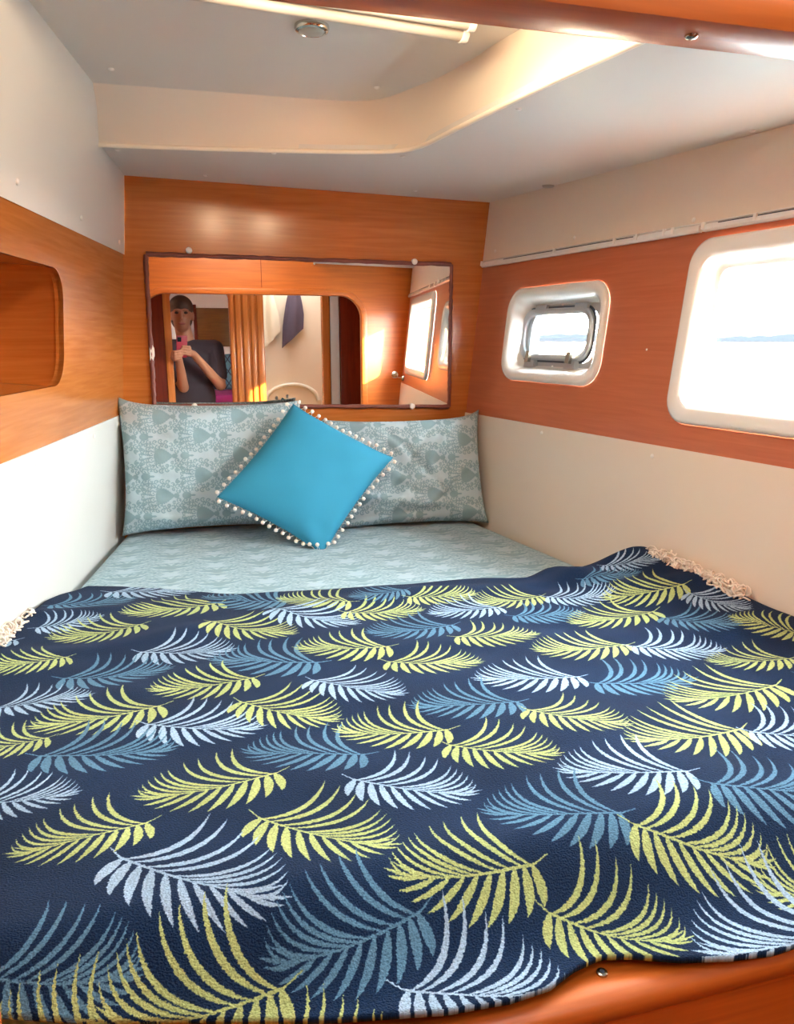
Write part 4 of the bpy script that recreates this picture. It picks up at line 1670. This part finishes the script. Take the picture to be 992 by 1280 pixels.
capsule(bm, (BX, BYp, 1.0), .13, (BX, BYp, .90), .135)
capsule(bm, shL, .066, shR, .066)
for sh_, el_ in ((shL, elL), (shR, elR)):
    capsule(bm, sh_, .066, sh_ + (el_ - sh_) * .72, .060)
shirt = bmobj('shirt', bm, M['shirt'], person)
fuse(shirt, .009, 3)
bm = bmesh.new()
ellipsoid(bm, (BX, BYp, .90), (.172, .122, .14))
for s in (-1, 1):
    hp, kn, an = Vector((BX + s * .085, BYp, .88)), Vector((BX + s * .095, BYp + .01, .48)), Vector((BX + s * .10, BYp - .02, .12))
    capsule(bm, hp, .094, kn, .068)
    capsule(bm, kn, .068, an, .056)
tr = bmobj('trousers', bm, M['trousers'], person)
fuse(tr, .010, 3)
bm = bmesh.new()
ellipsoid(bm, hd + Vector((0, -.010, .055)), (.086, .102, .086))
ellipsoid(bm, hd + Vector((0, -.055, -.01)), (.080, .062, .10))
hair = bmobj('hair', bm, M['hair'], person)
fuse(hair, .008, 2)
for s in (-1, 1):
    bm = bmesh.new()
    ellipsoid(bm, hd + Vector((s * .031, .083, .016)), (.014, .009, .009))
    bmobj('eye', bm, M['eye'], person, True)
bm = bmesh.new()
ellipsoid(bm, hd + Vector((0, .086, -.058)), (.025, .008, .008))
bmobj('lips', bm, M['lips'], person, True)

phone = tag(empty('phone', pcx), 'red cased phone held up in both hands', 'phone')
rot = Matrix((rd, ud, -fd)).transposed()
bm = bmesh.new()
box_bm(bm, (0, 0, 0), (.074, .150, .009), rot)
bmesh.ops.bevel(bm, geom=bm.edges[:], offset=.004, segments=3, profile=.5, affect='EDGES')
smooth_angle(bmobj('case', bm, M['phone'], phone), 40)
bm = bmesh.new()
box_bm(bm, -fd * .0048, (.066, .140, .0012), rot)
bmobj('screen', bm, M['black'], phone)
bm = bmesh.new()
box_bm(bm, ud * .050 - rd * .018 + fd * .0050, (.026, .030, .0016), rot)
bmobj('camera_plate', bm, M['black'], phone)

# ================================================================== OUTSIDE
sea = obj('sea', [(-900, -900, -.6), (2500, -900, -.6), (2500, 2500, -.6), (-900, 2500, -.6)], [(0, 1, 2, 3)], M['sea'])
tag(sea, 'calm bright sea outside the windows', kind='structure')
V, F = [], []
r_ = random.Random(4)
n = 240
for i in range(n + 1):
    a = math.radians(-40 + 130 * i / n)
    x, y = 600 * math.cos(a), 600 * math.sin(a)
    h = 5.0 + r_.uniform(0, 1.6) + 1.5 * math.sin(i * .21)
    for k, (rr_, hh) in enumerate(((1.0, -.7), (1.0, h * .7), (1.02, h), (1.1, -.7))):
        V.append((x * rr_, y * rr_, hh))
for i in range(n):
    for k in range(3):
        F.append((i * 4 + k, (i + 1) * 4 + k, (i + 1) * 4 + k + 1, i * 4 + k + 1))
shore = obj('shoreline', V, F, M['shore'])
tag(shore, 'low hazy shoreline on the horizon beyond the hull window', kind='structure')
